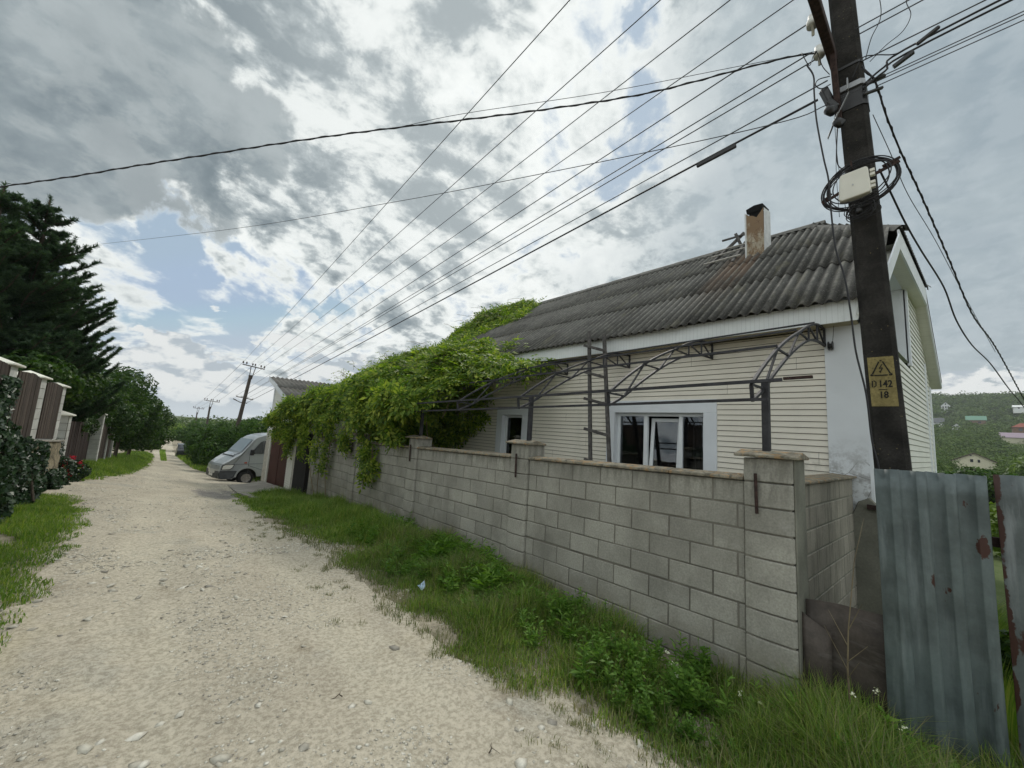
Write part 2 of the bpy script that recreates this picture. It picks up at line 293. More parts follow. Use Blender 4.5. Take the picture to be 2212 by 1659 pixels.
# timber fence
t=Mt('fence_board',.9,.2); c=t.mix(t.ss(t.noise(5,6,.65,sc3=(8,8,.5)),.3,.7),(.040,.030,.024,1),(.125,.098,.080,1)); c=t.mix(1.,c,t.ramp(t.isl(),[(0,(.6,.6,.6)),(1,(1.1,1.1,1.1))]),'MULTIPLY'); t.col(c); t.bump(t.noise(12,6,.7,sc3=(8,8,.5)),.6,.01); M['fence_board']=t.m
t=Mt('gate_board',.9,.2); c=t.mix(t.ss(t.noise(5,6,.65,sc3=(8,8,.5)),.3,.7),(.018,.012,.010,1),(.05,.033,.027,1)); t.col(c); M['gate_board']=t.m
t=Mt('rubble_stone',.95,.2); c=t.vary((.36,.31,.21),.3,4,.25,.3); ck=t.ss(t.voro(3.5,'DISTANCE_TO_EDGE'),.07,.0); c=t.mix(t.math('MULTIPLY',ck,.7),c,(.10,.09,.07,1)); t.col(c); t.bump(t.noise(9,8,.7),1.,.06); M['rubble_stone']=t.m
# garage
t=Mt('door_red',.6,.3); c=t.vary((.055,.015,.011),.2,3); rr=t.ss(t.noise(8,6,.65,sc3=(2,2,.6)),.55,.7); c=t.mix(t.math('MULTIPLY',rr,.5),c,(.13,.045,.02,1)); t.col(c); M['door_red']=t.m
# van
t=Mt('van_paint',.28,.5,.35); c=t.vary((.38,.405,.415),.05,2); t.col(c); t.b.inputs['Coat Weight'].default_value=.4; M['van_paint']=t.m
t=Mt('lens',.1,.5); t.col((.62,.62,.58,1)); M['lens']=t.m
t=Mt('dark_glass',.04,.8); t.col((.02,.025,.03,1)); M['dark_glass']=t.m
t=Mt('screen_glass',.05,.9); t.col((.25,.30,.33,1)); M['screen_glass']=t.m
def glass(name):
    m=bpy.data.materials.new(name); m.use_nodes=True; nt=m.node_tree; nt.nodes.clear(); N=nt.nodes.new
    a=N('ShaderNodeBsdfTransparent'); a.inputs[0].default_value=(.55,.58,.6,1); g=N('ShaderNodeBsdfGlossy'); g.inputs[0].default_value=(.9,.93,.96,1); g.inputs['Roughness'].default_value=.01
    f=N('ShaderNodeFresnel'); f.inputs[0].default_value=1.75; mx=N('ShaderNodeMixShader'); o=N('ShaderNodeOutputMaterial')
    nt.links.new(f.outputs[0],mx.inputs[0]); nt.links.new(a.outputs[0],mx.inputs[1]); nt.links.new(g.outputs[0],mx.inputs[2]); nt.links.new(mx.outputs[0],o.inputs[0]); M[name]=m
glass('pane_glass')
# road
t=Mt('road_dirt',.97,.12)
big=t.noise(.55,6,.6,dist=.4); c=t.ramp(big,[(.3,(.43,.387,.31)),(.5,(.50,.453,.365)),(.72,(.57,.515,.405))])
tr=t.noise(1.4,6,.6,sc3=(2.2,.25,1)); c=t.mix(t.math('MULTIPLY',t.ss(tr,.5,.72),.40),c,(.38,.345,.28,1))
gy=t.ss(t.noise(.9,5,.6),.54,.72); c=t.mix(t.math('MULTIPLY',gy,.65),c,(.34,.335,.295,1))
yl=t.ss(t.noise(.7,4,.6,sc3=(1.5,1,1)),.58,.74); c=t.mix(t.math('MULTIPLY',yl,.45),c,(.52,.46,.32,1))
br=t.ss(t.noise(2.8,7,.7,sc3=(1,.8,1)),.55,.72); c=t.mix(t.math('MULTIPLY',br,.65),c,(.29,.245,.18,1))
x,y,z=t.xyz(); dx=t.math('DIVIDE',t.math('SUBTRACT',x,1.45),.62); dy=t.math('DIVIDE',t.math('SUBTRACT',y,14.3),1.9); rad=t.math('ADD',t.math('MULTIPLY',dx,dx),t.math('MULTIPLY',dy,dy)); rad=t.math('ADD',rad,t.math('MULTIPLY',t.noise(2.5,6,.7),1.6)); c=t.mix(t.math('MULTIPLY',t.ss(rad,1.9,1.35),.8),c,(.17,.165,.17,1))
tk=t.math('ADD',t.ss(t.math('ABSOLUTE',t.math('SUBTRACT',x,.05)),.34,.16),t.ss(t.math('ABSOLUTE',t.math('SUBTRACT',x,1.38)),.36,.16)); tk=t.math('MULTIPLY',tk,t.ss(t.noise(1.1,4,.6,sc3=(1,.4,1)),.35,.6),True)
c=t.mix(t.math('MULTIPLY',tk,.45),c,(.55,.51,.41,1))
gs=t.ss(t.noise(32,6,.72),.36,.62); c=t.mix(1.,c,t.ramp(gs,[(0,(.70,.69,.66)),(1,(1.10,1.10,1.09))]),'MULTIPLY')
vo=t.voro(42,out=1); pm=t.math('SUBTRACT',t.ss(t.noise(1.8,4,.6),.46,.62),t.math('MULTIPLY',tk,.7),True); vs=t.ss(t.voro(42),.34,.22)
pc=t.ramp(vo,[(0,(.24,.215,.17)),(.5,(.46,.42,.34)),(1,(.66,.62,.52))]); c=t.mix(t.math('MULTIPLY',t.math('MULTIPLY',vs,pm),.7),c,pc)
v2=t.ss(t.voro(110),.36,.2); c=t.mix(t.math('MULTIPLY',v2,.25),c,(.60,.56,.46,1)); t.col(c)
t.bump(t.noise(7,7,.65),.4,.022); t.bump(t.math('MULTIPLY',vs,pm),.5,.012); t.bump(t.noise(48,6,.75),.8,.011); M['road_dirt']=t.m
t=Mt('soil',.97,.1); c=t.vary((.42,.375,.29),.25,2,0,.3); gn=t.ss(t.noise(2.6,7,.7),.50,.66); c=t.mix(t.math('MULTIPLY',gn,.6),c,(.13,.125,.06,1)); c=t.mix(1.,c,t.ramp(t.noise(40,6,.72),[(.35,(.72,.71,.68)),(.65,(1.05,1.05,1.05))]),'MULTIPLY'); x,y,z=t.xyz(); c=t.mix(t.math('MULTIPLY',t.ss(x,4.3,7.),.85),c,(.06,.10,.025,1)); t.col(c); t.bump(t.noise(7,7,.65),.4,.022); t.bump(t.noise(48,6,.75),.8,.011); M['soil']=t.m
t=Mt('gravel_stone',.95,.15); c=t.ramp(t.isl(),[(0,(.30,.28,.24)),(.2,(.46,.43,.36)),(.6,(.58,.55,.46)),(1,(.72,.69,.60))]); c=t.mix(1.,c,t.ramp(t.noise(60,4,.6),[(.3,(.8,.8,.8)),(.7,(1,1,1))]),'MULTIPLY'); t.col(c); t.bump(t.noise(90,4,.6),.5,.004); M['gravel_stone']=t.m
t=Mt('asphalt_patch',.97,.15); c=t.vary((.15,.145,.15),.3,6,0,.4); t.col(c); t.bump(t.noise(60,6,.7),.8,.01); M['asphalt_patch']=t.m
t=Mt('far_ground',.97,.1); t.col(t.vary((.075,.095,.035),.4,.03)); M['far_ground']=t.m
# ------------------------------------------------------------------ object helpers
ORG={}
def root_org(p):
    while p is not None:
        if p.name in ORG: return ORG[p.name]
        p=p.parent
    return Vector((0,0,0))
def tag(o,label=None,cat=None,group=None,kind=None):
    if label: o['label']=label
    if cat: o['category']=cat
    if group: o['group']=group
    if kind: o['kind']=kind
    return o
def thing(name,label,cat,loc=(0,0,0),group=None):
    o=bpy.data.objects.new(name,None); o.empty_display_size=.2; SC.collection.objects.link(o); o.location=loc; ORG[o.name]=Vector(loc)
    return tag(o,label,cat,group)
class MB:
    def __init__(s): s.v=[]; s.f=[]
    def add(s,vs,fs):
        k=len(s.v); s.v+= [tuple(x) for x in vs]; s.f+=[tuple(i+k for i in f) for f in fs]; return s
    def hexa(s,p):  # 8 corners: bottom 4 ccw, top 4 ccw
        return s.add(p,[(3,2,1,0),(4,5,6,7),(0,1,5,4),(1,2,6,5),(2,3,7,6),(3,0,4,7)])
    def box(s,x0,y0,z0,x1,y1,z1,dz=0.):   # dz: fall per metre along y
        q=lambda x,y,z:(x,y,z+dz*(y))
        return s.hexa([q(x0,y0,z0),q(x1,y0,z0),q(x1,y1,z0),q(x0,y1,z0),q(x0,y0,z1),q(x1,y0,z1),q(x1,y1,z1),q(x0,y1,z1)])
    def bar(s,a,b,w,h,up=(0,0,1)):
        a=Vector(a);b=Vector(b); d=(b-a).normalized(); u=Vector(up); r=d.cross(u)
        if r.length<1e-4: r=d.cross(Vector((0,1,0)))
        r.normalize(); u=r.cross(d); r*=w/2; u*=h/2
        return s.hexa([a-r-u,a+r-u,b+r-u,b-r-u,a-r+u,a+r+u,b+r+u,b-r+u])
    def poly(s,pts,off):      # prism: polygon pts extruded by vector off
        n=len(pts); off=Vector(off); P=[Vector(p) for p in pts]; Q=[p+off for p in P]
        return s.add(P+Q,[tuple(range(n))[::-1],tuple(range(n,2*n))]+[(i,(i+1)%n,n+(i+1)%n,n+i) for i in range(n)])
    def tube(s,pts,r,n=6,cap=True):
        P=[Vector(p) for p in pts]; rs=r if isinstance(r,(list,tuple)) else [r]*len(P)
        base=len(s.v); ref=None
        for i,p in enumerate(P):
            d=(P[min(i+1,len(P)-1)]-P[max(i-1,0)]).normalized()
            if ref is None:
                ref=d.cross(Vector((0,0,1)))
                if ref.length<1e-3: ref=d.cross(Vector((0,1,0)))
                ref.normalize()
            else:
                ref=(ref-d*ref.dot(d)); ref.normalize()
            u=d.cross(ref)
            for k in range(n):
                a=2*math.pi*k/n; s.v.append(tuple(p+(ref*math.cos(a)+u*math.sin(a))*rs[i]))
        for i in range(len(P)-1):
            for k in range(n):
                a=base+i*n+k;b=base+i*n+(k+1)%n; s.f.append((a,b,b+n,a+n))
        if cap: s.f.append(tuple(base+k for k in range(n))[::-1]); s.f.append(tuple(base+(len(P)-1)*n+k for k in range(n)))
        return s
    def lathe(s,c,prof,n=16,axis=(0,0,1)):   # prof: (radius, height)
        c=Vector(c); ax=Vector(axis).normalized(); r=ax.orthogonal().normalized(); u=ax.cross(r); base=len(s.v)
        for (rad,hh) in prof:
            for k in range(n):
                a=2*math.pi*k/n; s.v.append(tuple(c+ax*hh+(r*math.cos(a)+u*math.sin(a))*rad))
        for i in range(len(prof)-1):
            for k in range(n):
                a=base+i*n+k;b=base+i*n+(k+1)%n; s.f.append((a,b,b+n,a+n))
        s.f.append(tuple(base+k for k in range(n))[::-1]); s.f.append(tuple(base+(len(prof)-1)*n+k for k in range(n)))
        return s
    def build(s,name,mat,parent=None,bev=0.,smooth=False,seg=1):
        og=root_org(parent); me=bpy.data.meshes.new(name)
        me.from_pydata([(x-og.x,y-og.y,z-og.z) for x,y,z in s.v],[],s.f); me.update()
        me.materials.append(M[mat]); o=bpy.data.objects.new(name,me); SC.collection.objects.link(o); o.parent=parent
        if bev:
            b=o.modifiers.new('bevel','BEVEL'); b.width=bev; b.segments=seg; b.limit_method='ANGLE'; b.angle_limit=R(40)
        if smooth:
            me.polygons.foreach_set('use_smooth',[True]*len(me.polygons))
        return o
def npmesh(name,V,Fq,mat,parent=None,smooth=False):
    """V (n,3), Fq (m,k) all faces of k corners"""
    og=root_org(parent); V=np.asarray(V,float)-np.array([og.x,og.y,og.z]); me=bpy.data.meshes.new(name)
    m,k=Fq.shape
    me.vertices.add(len(V)); me.vertices.foreach_set('co',V.astype(np.float32).ravel())
    me.loops.add(m*k); me.loops.foreach_set('vertex_index',Fq.astype(np.int32).ravel())
    me.polygons.add(m); me.polygons.foreach_set('loop_start',(np.arange(m)*k).astype(np.int32))
    try: me.polygons.foreach_set('loop_total',np.full(m,k,np.int32))
    except Exception: pass
    if smooth: me.polygons.foreach_set('use_smooth',np.ones(m,bool))
    me.update(calc_edges=True); me.validate(); me.materials.append(M[mat])
    o=bpy.data.objects.new(name,me); SC.collection.objects.link(o); o.parent=parent; return o
def vnoise(P,seed=0):
    """cheap smooth 3D value noise in -1..1"""
    P=np.asarray(P,float); i=np.floor(P).astype(int); f=P-i; f=f*f*(3-2*f)
    def hsh(a,b,c):
        n=(a*374761393+b*668265263+c*2147483647+seed*974634777)&0xffffffff
        n=((n^(n>>13))*1274126177)&0xffffffff
        return ((n^(n>>16))&0xffff)/32767.5-1
    o=0
    for dx in(0,1):
        for dy in(0,1):
            for dz in(0,1):
                w=(f[:,0] if dx else 1-f[:,0])*(f[:,1] if dy else 1-f[:,1])*(f[:,2] if dz else 1-f[:,2])
                o=o+w*hsh(i[:,0]+dx,i[:,1]+dy,i[:,2]+dz)
    return o
def fbm(P,oct=3,seed=0):
    P=np.asarray(P,float); return sum(vnoise(P*2**k,seed+k)*.5**k for k in range(oct))
def unit(a): return a/np.maximum(np.linalg.norm(a,axis=1,keepdims=True),1e-9)
def leaves(C,Nn,L,Wd,rng,fold=.25):
    """pointed leaves (rhomb of two triangles as a quad), C centres, Nn facing normals"""
    n=len(C); Nn=unit(Nn); t=rng.normal(size=(n,3)); a=unit(t-Nn*(t*Nn).sum(1,keepdims=True)); b=np.cross(Nn,a)
    L=L[:,None];Wd=Wd[:,None]
    V=np.stack([C-a*L*.5,C+b*Wd*.5+Nn*Wd*fold,C+a*L*.5-Nn*L*.12,C-b*Wd*.5+Nn*Wd*fold],1).reshape(-1,3)
    return V,np.arange(n*4).reshape(n,4)
# ------------------------------------------------------------------ terrain
YS=[-30,0,4,7,10,14,17,20,24,30,45,70,100,130,400,900]
ZR=[-1.98,-1.97,-1.89,-1.94,-2.14,-2.52,-2.78,-3.0,-3.42,-3.8,-4.6,-5.9,-6.8,-7,-8,-8]
ZM=[-1.68,-1.68,-1.72,-1.80,-1.97,-2.22,-2.44,-2.68,-3.0,-3.35,-4.25,-5.7,-6.6,-6.9,-8,-8]
ZL=[-1.6,-1.6,-1.62,-1.66,-1.72,-1.84,-1.98,-2.15,-2.4,-2.85,-3.95,-5.5,-6.5,-6.9,-8,-8]
def H(x,y):
    x=np.asarray(x,float);y=np.asarray(y,float)
    a=np.interp(y,YS,ZR);b=np.interp(y,YS,ZM);c=np.interp(y,YS,ZL)
    u=np.clip((x+1.9)/2.6,0,1); v=np.clip((x-.7)/3.0,0,1)
    z=np.where(x<.7,c+(b-c)*u,b+(a-b)*v)
    # the land drops to a valley on the right and climbs the far hillside
    d=np.hypot(np.maximum(x,0),y); ang=np.arctan2(x,y)
    z=z-np.clip((x-4.2)/10,0,1)*.35*np.clip((8-y)/8,0,1)-np.clip((x-14)/46,0,1)*1.8
    prof=np.interp(d,[0,150,200,300,400,450,520,600,700,900],[0,0,1.5,13,22,28,44,60,74,78])
    z=z+prof*np.clip((ang-R(52))/R(25),0,1)*(x>0)
    return z
def hs(x,y): return float(H(np.array([x]),np.array([y]))[0])
XL=lambda y:np.interp(y,[-5,3,5,8.2,9.8,11.6,12.6,14.2,15,17.1,20.5,31,50,80,110],[-.7,-.68,-.67,-.69,-.78,-.92,-1.9,-1.9,-1.45,-.99,-.65,-.24,-.3,-.55,-.5])
XR=lambda y:np.interp(y,[-5,1,1.7,2.2,3,4.7,6.1,7.3,9,11.2,14.2,18,20.5,25,32.5,60,78,110],[2.30,2.30,2.26,2.14,2.0,1.95,2.05,1.91,1.66,1.6,1.85,2.3,3.3,3.4,1.85,1.6,1.6,1.9])
def gridmesh(name,xs,ys,zf,mat):
    X,Y=np.meshgrid(xs,ys); Z=zf(X.ravel(),Y.ravel()); V=np.stack([X.ravel(),Y.ravel(),Z],1); nx,ny=len(xs),len(ys)
    i=np.arange(nx-1)[None,:]+nx*np.arange(ny-1)[:,None]; i=i.ravel(); Fq=np.stack([i,i+1,i+1+nx,i+nx],1)
    return npmesh(name,V,Fq,mat,None,True)
def zground(x,y):
    P=np.stack([x,y,0*x],1); n=fbm(P*2.2,3,3)*.022+fbm(P*9,2,9)*.008
    z=H(x,y)+n*(np.abs(x)<12)
    inside=np.minimum(x-XL(y),XR(y)-x)-.06+.0*x     # sinks away beneath the road sheet
    return z-.08*np.clip(inside/.15,0,1)*((y>-6)&(y<120))-.012
xs=np.concatenate([np.linspace(-900,-60,8),np.linspace(-50,-4,14),np.arange(-3.6,5.2,.07),np.linspace(5.4,16,16),np.linspace(18,60,14),np.linspace(75,900,56)])
ys=np.concatenate([np.linspace(-500,-40,12),np.linspace(-30,-2,12),np.arange(-1.6,18,.09),np.linspace(18.3,45,60),np.linspace(46.5,130,40),np.linspace(150,900,24)])
tag(gridmesh('ground',xs,ys,zground,'soil'),kind='structure')
def zroad(x,y):
    P=np.stack([x,y,0*x],1)
    rut=-.022*np.exp(-((x-(.05+.10*np.sin(y*.3)))/.22)**2)-.025*np.exp(-((x-(1.35+.08*np.sin(y*.25+1)))/.22)**2)
    return H(x,y)+.010+rut+fbm(P*1.3,3,5)*.022+fbm(P*8,3,8)*.009+fbm(P*30,2,4)*.0035*(y<8)
rx=np.arange(-2.3,3.7,.04); ry=np.concatenate([np.arange(-1.6,6,.035),np.arange(6,16,.08),np.arange(16,40,.25),np.linspace(40,118,70)])
def zroadmesh(x,y):
    P=np.stack([x,y,0*x],1); e=np.maximum(XL(y)-x,x-XR(y))+.16*fbm(P*2.6,3,33)
    return zroad(x,y)-.075*np.clip((e+.02)/.30,0,1)-.15*np.clip((e-.45)/.1,0,1)
tag(gridmesh('road',rx,ry,zroadmesh,'road_dirt'),kind='structure')
def zsurf(x,y): return np.maximum(zroadmesh(x,y),zground(x,y))
def zr(x,y): return float(zroad(np.array([x]),np.array([y]))[0])
# darker rubble patch and the concrete ramp before the garage
def sheet(name,outline,mat,lift,nn=24,th=None,jit=.06):
    cx=sum(p[0] for p in outline)/len(outline); cy=sum(p[1] for p in outline)/len(outline)
    # radial fan
    pts=[]; O=[Vector((p[0],p[1],0)) for p in outline]; per=[]
    for i in range(len(O)):
        a,b=O[i],O[(i+1)%len(O)]
        for k in range(nn): per.append(a.lerp(b,k/nn))
    V=[];n=len(per);rings=8
    for r in range(1,rings+1):
        for i,p in enumerate(per):
            q=Vector((cx,cy,0)).lerp(p,r/rings)
            if r==rings: q+=Vector((random.uniform(-jit,jit),random.uniform(-jit,jit),0))
            V.append([q.x,q.y,0])
    V=np.array(V+[[cx,cy,0]]); V[:,2]=lift(V[:,0],V[:,1]); Fq=[]
    for r in range(rings-1):
        for i in range(n): Fq.append((r*n+i,r*n+(i+1)%n,(r+1)*n+(i+1)%n,(r+1)*n+i))
    mb=MB(); mb.add(V,Fq+[(len(V)-1,i,(i+1)%n) for i in range(n)])
    if th:
        k=(rings-1)*n; e=len(mb.v)
        mb.v+=[(V[k+i][0],V[k+i][1],V[k+i][2]-th) for i in range(n)]; mb.f+=[(k+i,e+i,e+(i+1)%n,k+(i+1)%n) for i in range(n)]
    return mb.build(name,mat,None,smooth=False)
tag(sheet('pavement',[(2.07,17.9),(3.68,21.4),(3.68,15.0),(3.2,13.9),(2.1,12.0),(1.92,14.3)],'concrete_slab',lambda x,y:np.maximum(H(x,y),H(x*0+2.9,y))+.055,th=.2,jit=.02),kind='structure')
# ------------------------------------------------------------------ the block wall along the road
SL=-.026
wt=lambda y:-.26+SL*y            # top of the blockwork
wall=thing('block_wall','long grey concrete block wall with stone coping along the dirt road','wall',(3.9,.8,-1.9))
PIL=[(.80,1.15),(3.75,4.10),(6.81,7.16),(9.93,10.28),(13.40,13.78)]
def blocks(mb,x0,x1,y0,y1,rows,off,bl=.40,g=.013,rnd=True):
    for r in range(rows):
        zt=-.26-.2*r; y=y0-(off+(.5 if r%2 else 0))*bl
        while y<y1:
            a=max(y,y0);b=min(y+bl,y1)
            if b-a>.03:
                j=random.uniform(-.005,.005); zt+=random.uniform(-.0015,.0015)
                mb.hexa([(x0+j,a+g/2,zt-.2+g/2+SL*a),(x1,a+g/2,zt-.2+g/2+SL*a),(x1,b-g/2,zt-.2+g/2+SL*b),(x0+j,b-g/2,zt-.2+g/2+SL*b),
                         (x0+j,a+g/2,zt-g/2+SL*a),(x1,a+g/2,zt-g/2+SL*a),(x1,b-g/2,zt-g/2+SL*b),(x0+j,b-g/2,zt-g/2+SL*b)])
            y+=bl
for k in range(4):
    y0=PIL[k][1]; y1=PIL[k+1][0]; rows=[10,9,10,12][k]
    b=MB(); blocks(b,3.735,3.90,y0,y1,rows,[.35,.6,.2,.5][k]); pn=b.build('wall_panel','cement_block',wall,.007,seg=2)
    m_=MB(); m_.box(3.743,y0,-.268-.2*rows,3.893,y1,-.268,SL); m_.build('mortar_bed','mortar',pn)
    c=MB(); n=max(3,int((y1-y0)/.55))
    for i in range(n):
        a=y0+(y1-y0)*i/n+.004; bb=y0+(y1-y0)*(i+1)/n-.004; j=random.uniform(-.006,.006)
        c.add([(3.69+j,a,wt(a)+.002),(3.94,a,wt(a)+.002),(3.94,bb,wt(bb)+.002),(3.69+j,bb,wt(bb)+.002),
               (3.69+j,a,wt(a)+.03),(3.82,a,wt(a)+.052),(3.94,a,wt(a)+.03),(3.69+j,bb,wt(bb)+.03),(3.82,bb,wt(bb)+.052),(3.94,bb,wt(bb)+.03)],
              [(3,2,1,0),(0,4,7,3),(1,2,9,6),(4,5,8,7),(5,6,9,8),(0,1,6,5,4),(3,7,8,9,2)])
    c.build('coping','lichen_cap',wall,.006)
for k,(y0,y1) in enumerate(PIL):
    b=MB(); rows=[10,9,9,10,12][k]; top=-.06 if k<4 else -.25
    for r in range(-1,rows):
        zt=-.26-.2*r; 
        if k==4 and r<0: continue
        j=random.uniform(-.003,.003)
        q=lambda x,y,z:(x,y,z+SL*y)
        # front corners rounded towards the wall
        prof=[(3.70+j,y1-.004),(3.685+j,y1-.06),(3.68+j,(y0+y1)/2),(3.685+j,y0+.03),(3.705+j,y0),(4.02,y0+.0),(4.02,y1-.004)]
        b.poly([q(x,y,zt-.2+.006) for x,y in prof][::-1],(0,0,.188))
    pl=b.build('pillar','cement_block',wall,.008,seg=2)
    m_=MB(); m_.box(3.70,y0+.012,-.26-.2*rows,4.01,y1-.012,-.08,SL); m_.build('mortar_bed','mortar',pl)
    if k<4:
        a,bb=y0-.05,y1+.05; zc=-.06+SL*y0
        c=MB(); c.add([(3.625,a,zc-.005),(4.0,a,zc-.005),(4.0,bb,zc-.005),(3.625,bb,zc-.005),(3.625,a,zc+.018),(4.0,a,zc+.018),(4.0,bb,zc+.018),(3.625,bb,zc+.018),(3.81,a,zc+.055),(3.81,bb,zc+.055)],
            [(3,2,1,0),(0,4,7,3),(1,2,6,5),(4,8,9,7),(8,5,6,9),(0,1,5,8,4),(3,7,9,6,2)])
        c.build('pillar_cap','lichen_cap',pl,.008,seg=2)
    if k<4:
        yb=y0+.24 if k==0 else y0+.18
        r_=MB(); r_.bar((3.655,yb,-.51+SL*yb),(3.652,yb+.006,-.26+SL*yb+.09-.02),.018,.022); r_.build('iron_bar','rusty_bar',pl,.002)
# smear of mortar and render on the south face of the corner pillar
s_=MB(); s_.box(3.712,.788,-2.25,4.02,.799,-.085); s_.build('render_coat','plinth_grey',wall,.003)
ret=thing('return_wall','short grey block wall running from the corner pillar to the white house','wall',(5,.8,-2.2))
b=MB()
for r in range(11):
    x=4.03-(.12 if r%2 else 0); zt=-.30-.2*r
    while x<6.12:
        a=max(x,4.03);bb=min(x+.24,6.12)
        f=lambda xx:.845-.047*(xx-4.0)
        if bb-a>.03: b.hexa([(a+.006,f(a),zt-.193),(bb-.006,f(bb),zt-.193),(bb-.006,f(bb)+.15,zt-.193),(a+.006,f(a)+.15,zt-.193),(a+.006,f(a),zt-.007),(bb-.006,f(bb),zt-.007),(bb-.006,f(bb)+.15,zt-.007),(a+.006,f(a)+.15,zt-.007)])
        x+=.24
b.build('wall_panel','side_block',ret,.006)
m_=MB(); m_.hexa([(4.03,.85,-2.5),(6.12,.752,-2.5),(6.12,.88,-2.5),(4.03,.97,-2.5),(4.03,.85,-.306),(6.12,.752,-.306),(6.12,.88,-.306),(4.03,.97,-.306)]); m_.build('mortar_bed','plinth_grey',ret)
c=MB()
for i in range(5):
    a=4.03+.418*i+.004;bb=4.03+.418*(i+1)-.004; f=lambda xx:.80-.047*(xx-4.0)
    c.hexa([(a,f(a),-.297),(bb,f(bb),-.297),(bb,f(bb)+.23,-.297),(a,f(a)+.23,-.297),(a,f(a),-.272),(bb,f(bb),-.272),(bb,f(bb)+.23,-.262),(a,f(a)+.23,-.262)])
c.build('coping','lichen_cap',ret,.006)
bl=MB(); bl.lathe((4.35,.92,-.262),[(.0,0),(.03,.0),(.045,.012),(.045,.035),(.03,.05),(0.004,.055)],12)
tag(bl.build('plastic_cup','door_red',smooth=True),'small dark red cup standing on the coping of the short return wall','cup')
# ------------------------------------------------------------------ the house
hou=thing('house','long single storey house with cream lap siding and grey corrugated roof','house',(9.6,7,-2))
XF=6.15; CS=.077; YN=12.4
gy=lambda x:.585-.06*(x-6.15)
holes=[(2.25,4.17,-1.3,.675),(6.25,7.38,-1.3,.545)]
b=MB(); z=-1.1
while z<1.53:
    z1=min(z+CS,1.545); segs=[(.955,YN)]
    for (a,c_,za,zb) in holes:
        if z<zb-.02 and z1>za:
            ns=[]
            for s0,s1 in segs:
                if a>s0 and c_<s1: ns+=[(s0,a),(c_,s1)]
                else: ns.append((s0,s1))
            segs=ns
    for s0,s1 in segs:
        b.add([(XF-.015,s0,z),(XF-.015,s1,z),(XF-.001,s1,z1-.007),(XF-.001,s0,z1-.007),(XF+.002,s0,z),(XF+.002,s1,z),(XF-.0145,s0,z+.010),(XF-.0145,s1,z+.010)],[(6,7,2,3),(0,1,7,6),(4,5,1,0)])
    z+=CS
b.build('lap_siding','siding_cream',hou)
b=MB()
for (ya,yb,za,zb) in ((.955,2.25,-1.1,1.56),(2.25,4.17,.6,1.56),(4.17,6.25,-1.1,1.56),(6.25,7.38,.5,1.56),(7.38,YN,-1.1,1.56)): b.add([(XF+.006,ya,za),(XF+.006,yb,za),(XF+.006,yb,zb),(XF+.006,ya,zb)],[(0,1,2,3)])
b.build('lap_shade_backing','lap_shade',hou)  # near-black sheet added behind the course gaps to draw the lap shadow lines
# corner pilaster, plinth
b=MB(); b.add([(XF-.022,.585,-.72),(XF-.022,.955,-.72),(XF-.022,.955,1.56),(XF-.022,.585,1.56),(XF+.3,gy(6.45),-.72),(XF+.3,gy(6.45),1.9),(XF-.022,.585,1.9),(XF+.02,.955,-.72),(XF+.02,.955,1.56)],[(0,1,2,3),(4,0,3,6,5),(1,7,8,2)]); b.build('corner_pilaster','plaster_white',hou)
b=MB(); b.poly([(XF-.06,.50,-2.9),(XF-.06,.50,-.62),(XF-.06,.60,-.50),(XF-.06,.70,-.56),(XF-.06,.76,-.72),(XF-.06,.80,-.80),(XF-.06,.80,-2.9)],(.9,-.05,0)); b.box(XF+.0,.80,-2.9,XF+.2,YN,-1.1); b.build('plinth','plinth_grey',hou,.01)
b=MB(); b.bar((XF-.085,.46,-.60),(XF-.085,.62,-.60),.04,.05); b.build('iron_bar','rusty_bar',hou)
# windows
def window(y0,y1,z0,z1,ty0,ty1,tz1,panes,label=None):
    w=MB(); d=.13; X0=XF-.035
    # trim surround
    w.box(X0,ty0,z1,XF,ty1,tz1); w.box(X0,ty0,z0-.3,XF,y0,z1); w.box(X0,y1,z0-.3,XF,ty1,z1)
    o=w.build('window','trim_white',hou,.004)
    r=MB(); r.box(XF-.034,y0-.03,z0-.25,XF+d,y0-.0005,z1+.02); r.box(XF-.034,y1+.0005,z0-.25,XF+d,y1+.03,z1+.02); r.box(XF-.034,y0,z1+.0005,XF+d,y1,z1+.03); r.build('reveal','trim_white',o)
    f=MB(); XX=XF+d-.05
    f.box(XX,y0,z1-.055,XX+.06,y1,z1-.0005); f.box(XX,y0,z0,XX+.06,y1,z0+.06)
    f.box(XX,y0+.001,z0+.06,XX+.06,y0+.05,z1-.055); f.box(XX,y1-.05,z0+.06,XX+.06,y1-.001,z1-.055)
    g=[]
    for i,(a,c_) in enumerate(panes):
        if i: f.box(XX,panes[i-1][1],z0+.06,XX+.06,a,z1-.055)
    f.build('window_frame','frame_white',o,.004)
    for (a,c_) in panes:
        if (c_-a)<.58 and len(panes)==3 and panes.index((a,c_))==1: continue
        p=MB(); p.box(XX+.03,a,z0+.06,XX+.034,c_,z1-.055); p.build('pane','pane_glass',o)
    rm=MB(); x1=XX+2.3
    rm.add([(XX+.06,y0-.6,z0-.6),(x1,y0-.6,z0-.6),(x1,y1+.6,z0-.6),(XX+.06,y1+.6,z0-.6),(XX+.06,y0-.6,z1+.3),(x1,y0-.6,z1+.3),(x1,y1+.6,z1+.3),(XX+.06,y1+.6,z1+.3)],[(0,1,2,3),(4,5,6,7),(0,1,5,4),(1,2,6,5),(2,3,7,6)])
    rm.build('room','room_dark',o)
    return o,XX
w2,XX=window(2.44,4.01,-1.0,.465,2.25,4.17,.675,[(2.49,2.81),(2.87,3.42),(3.49,3.96)])
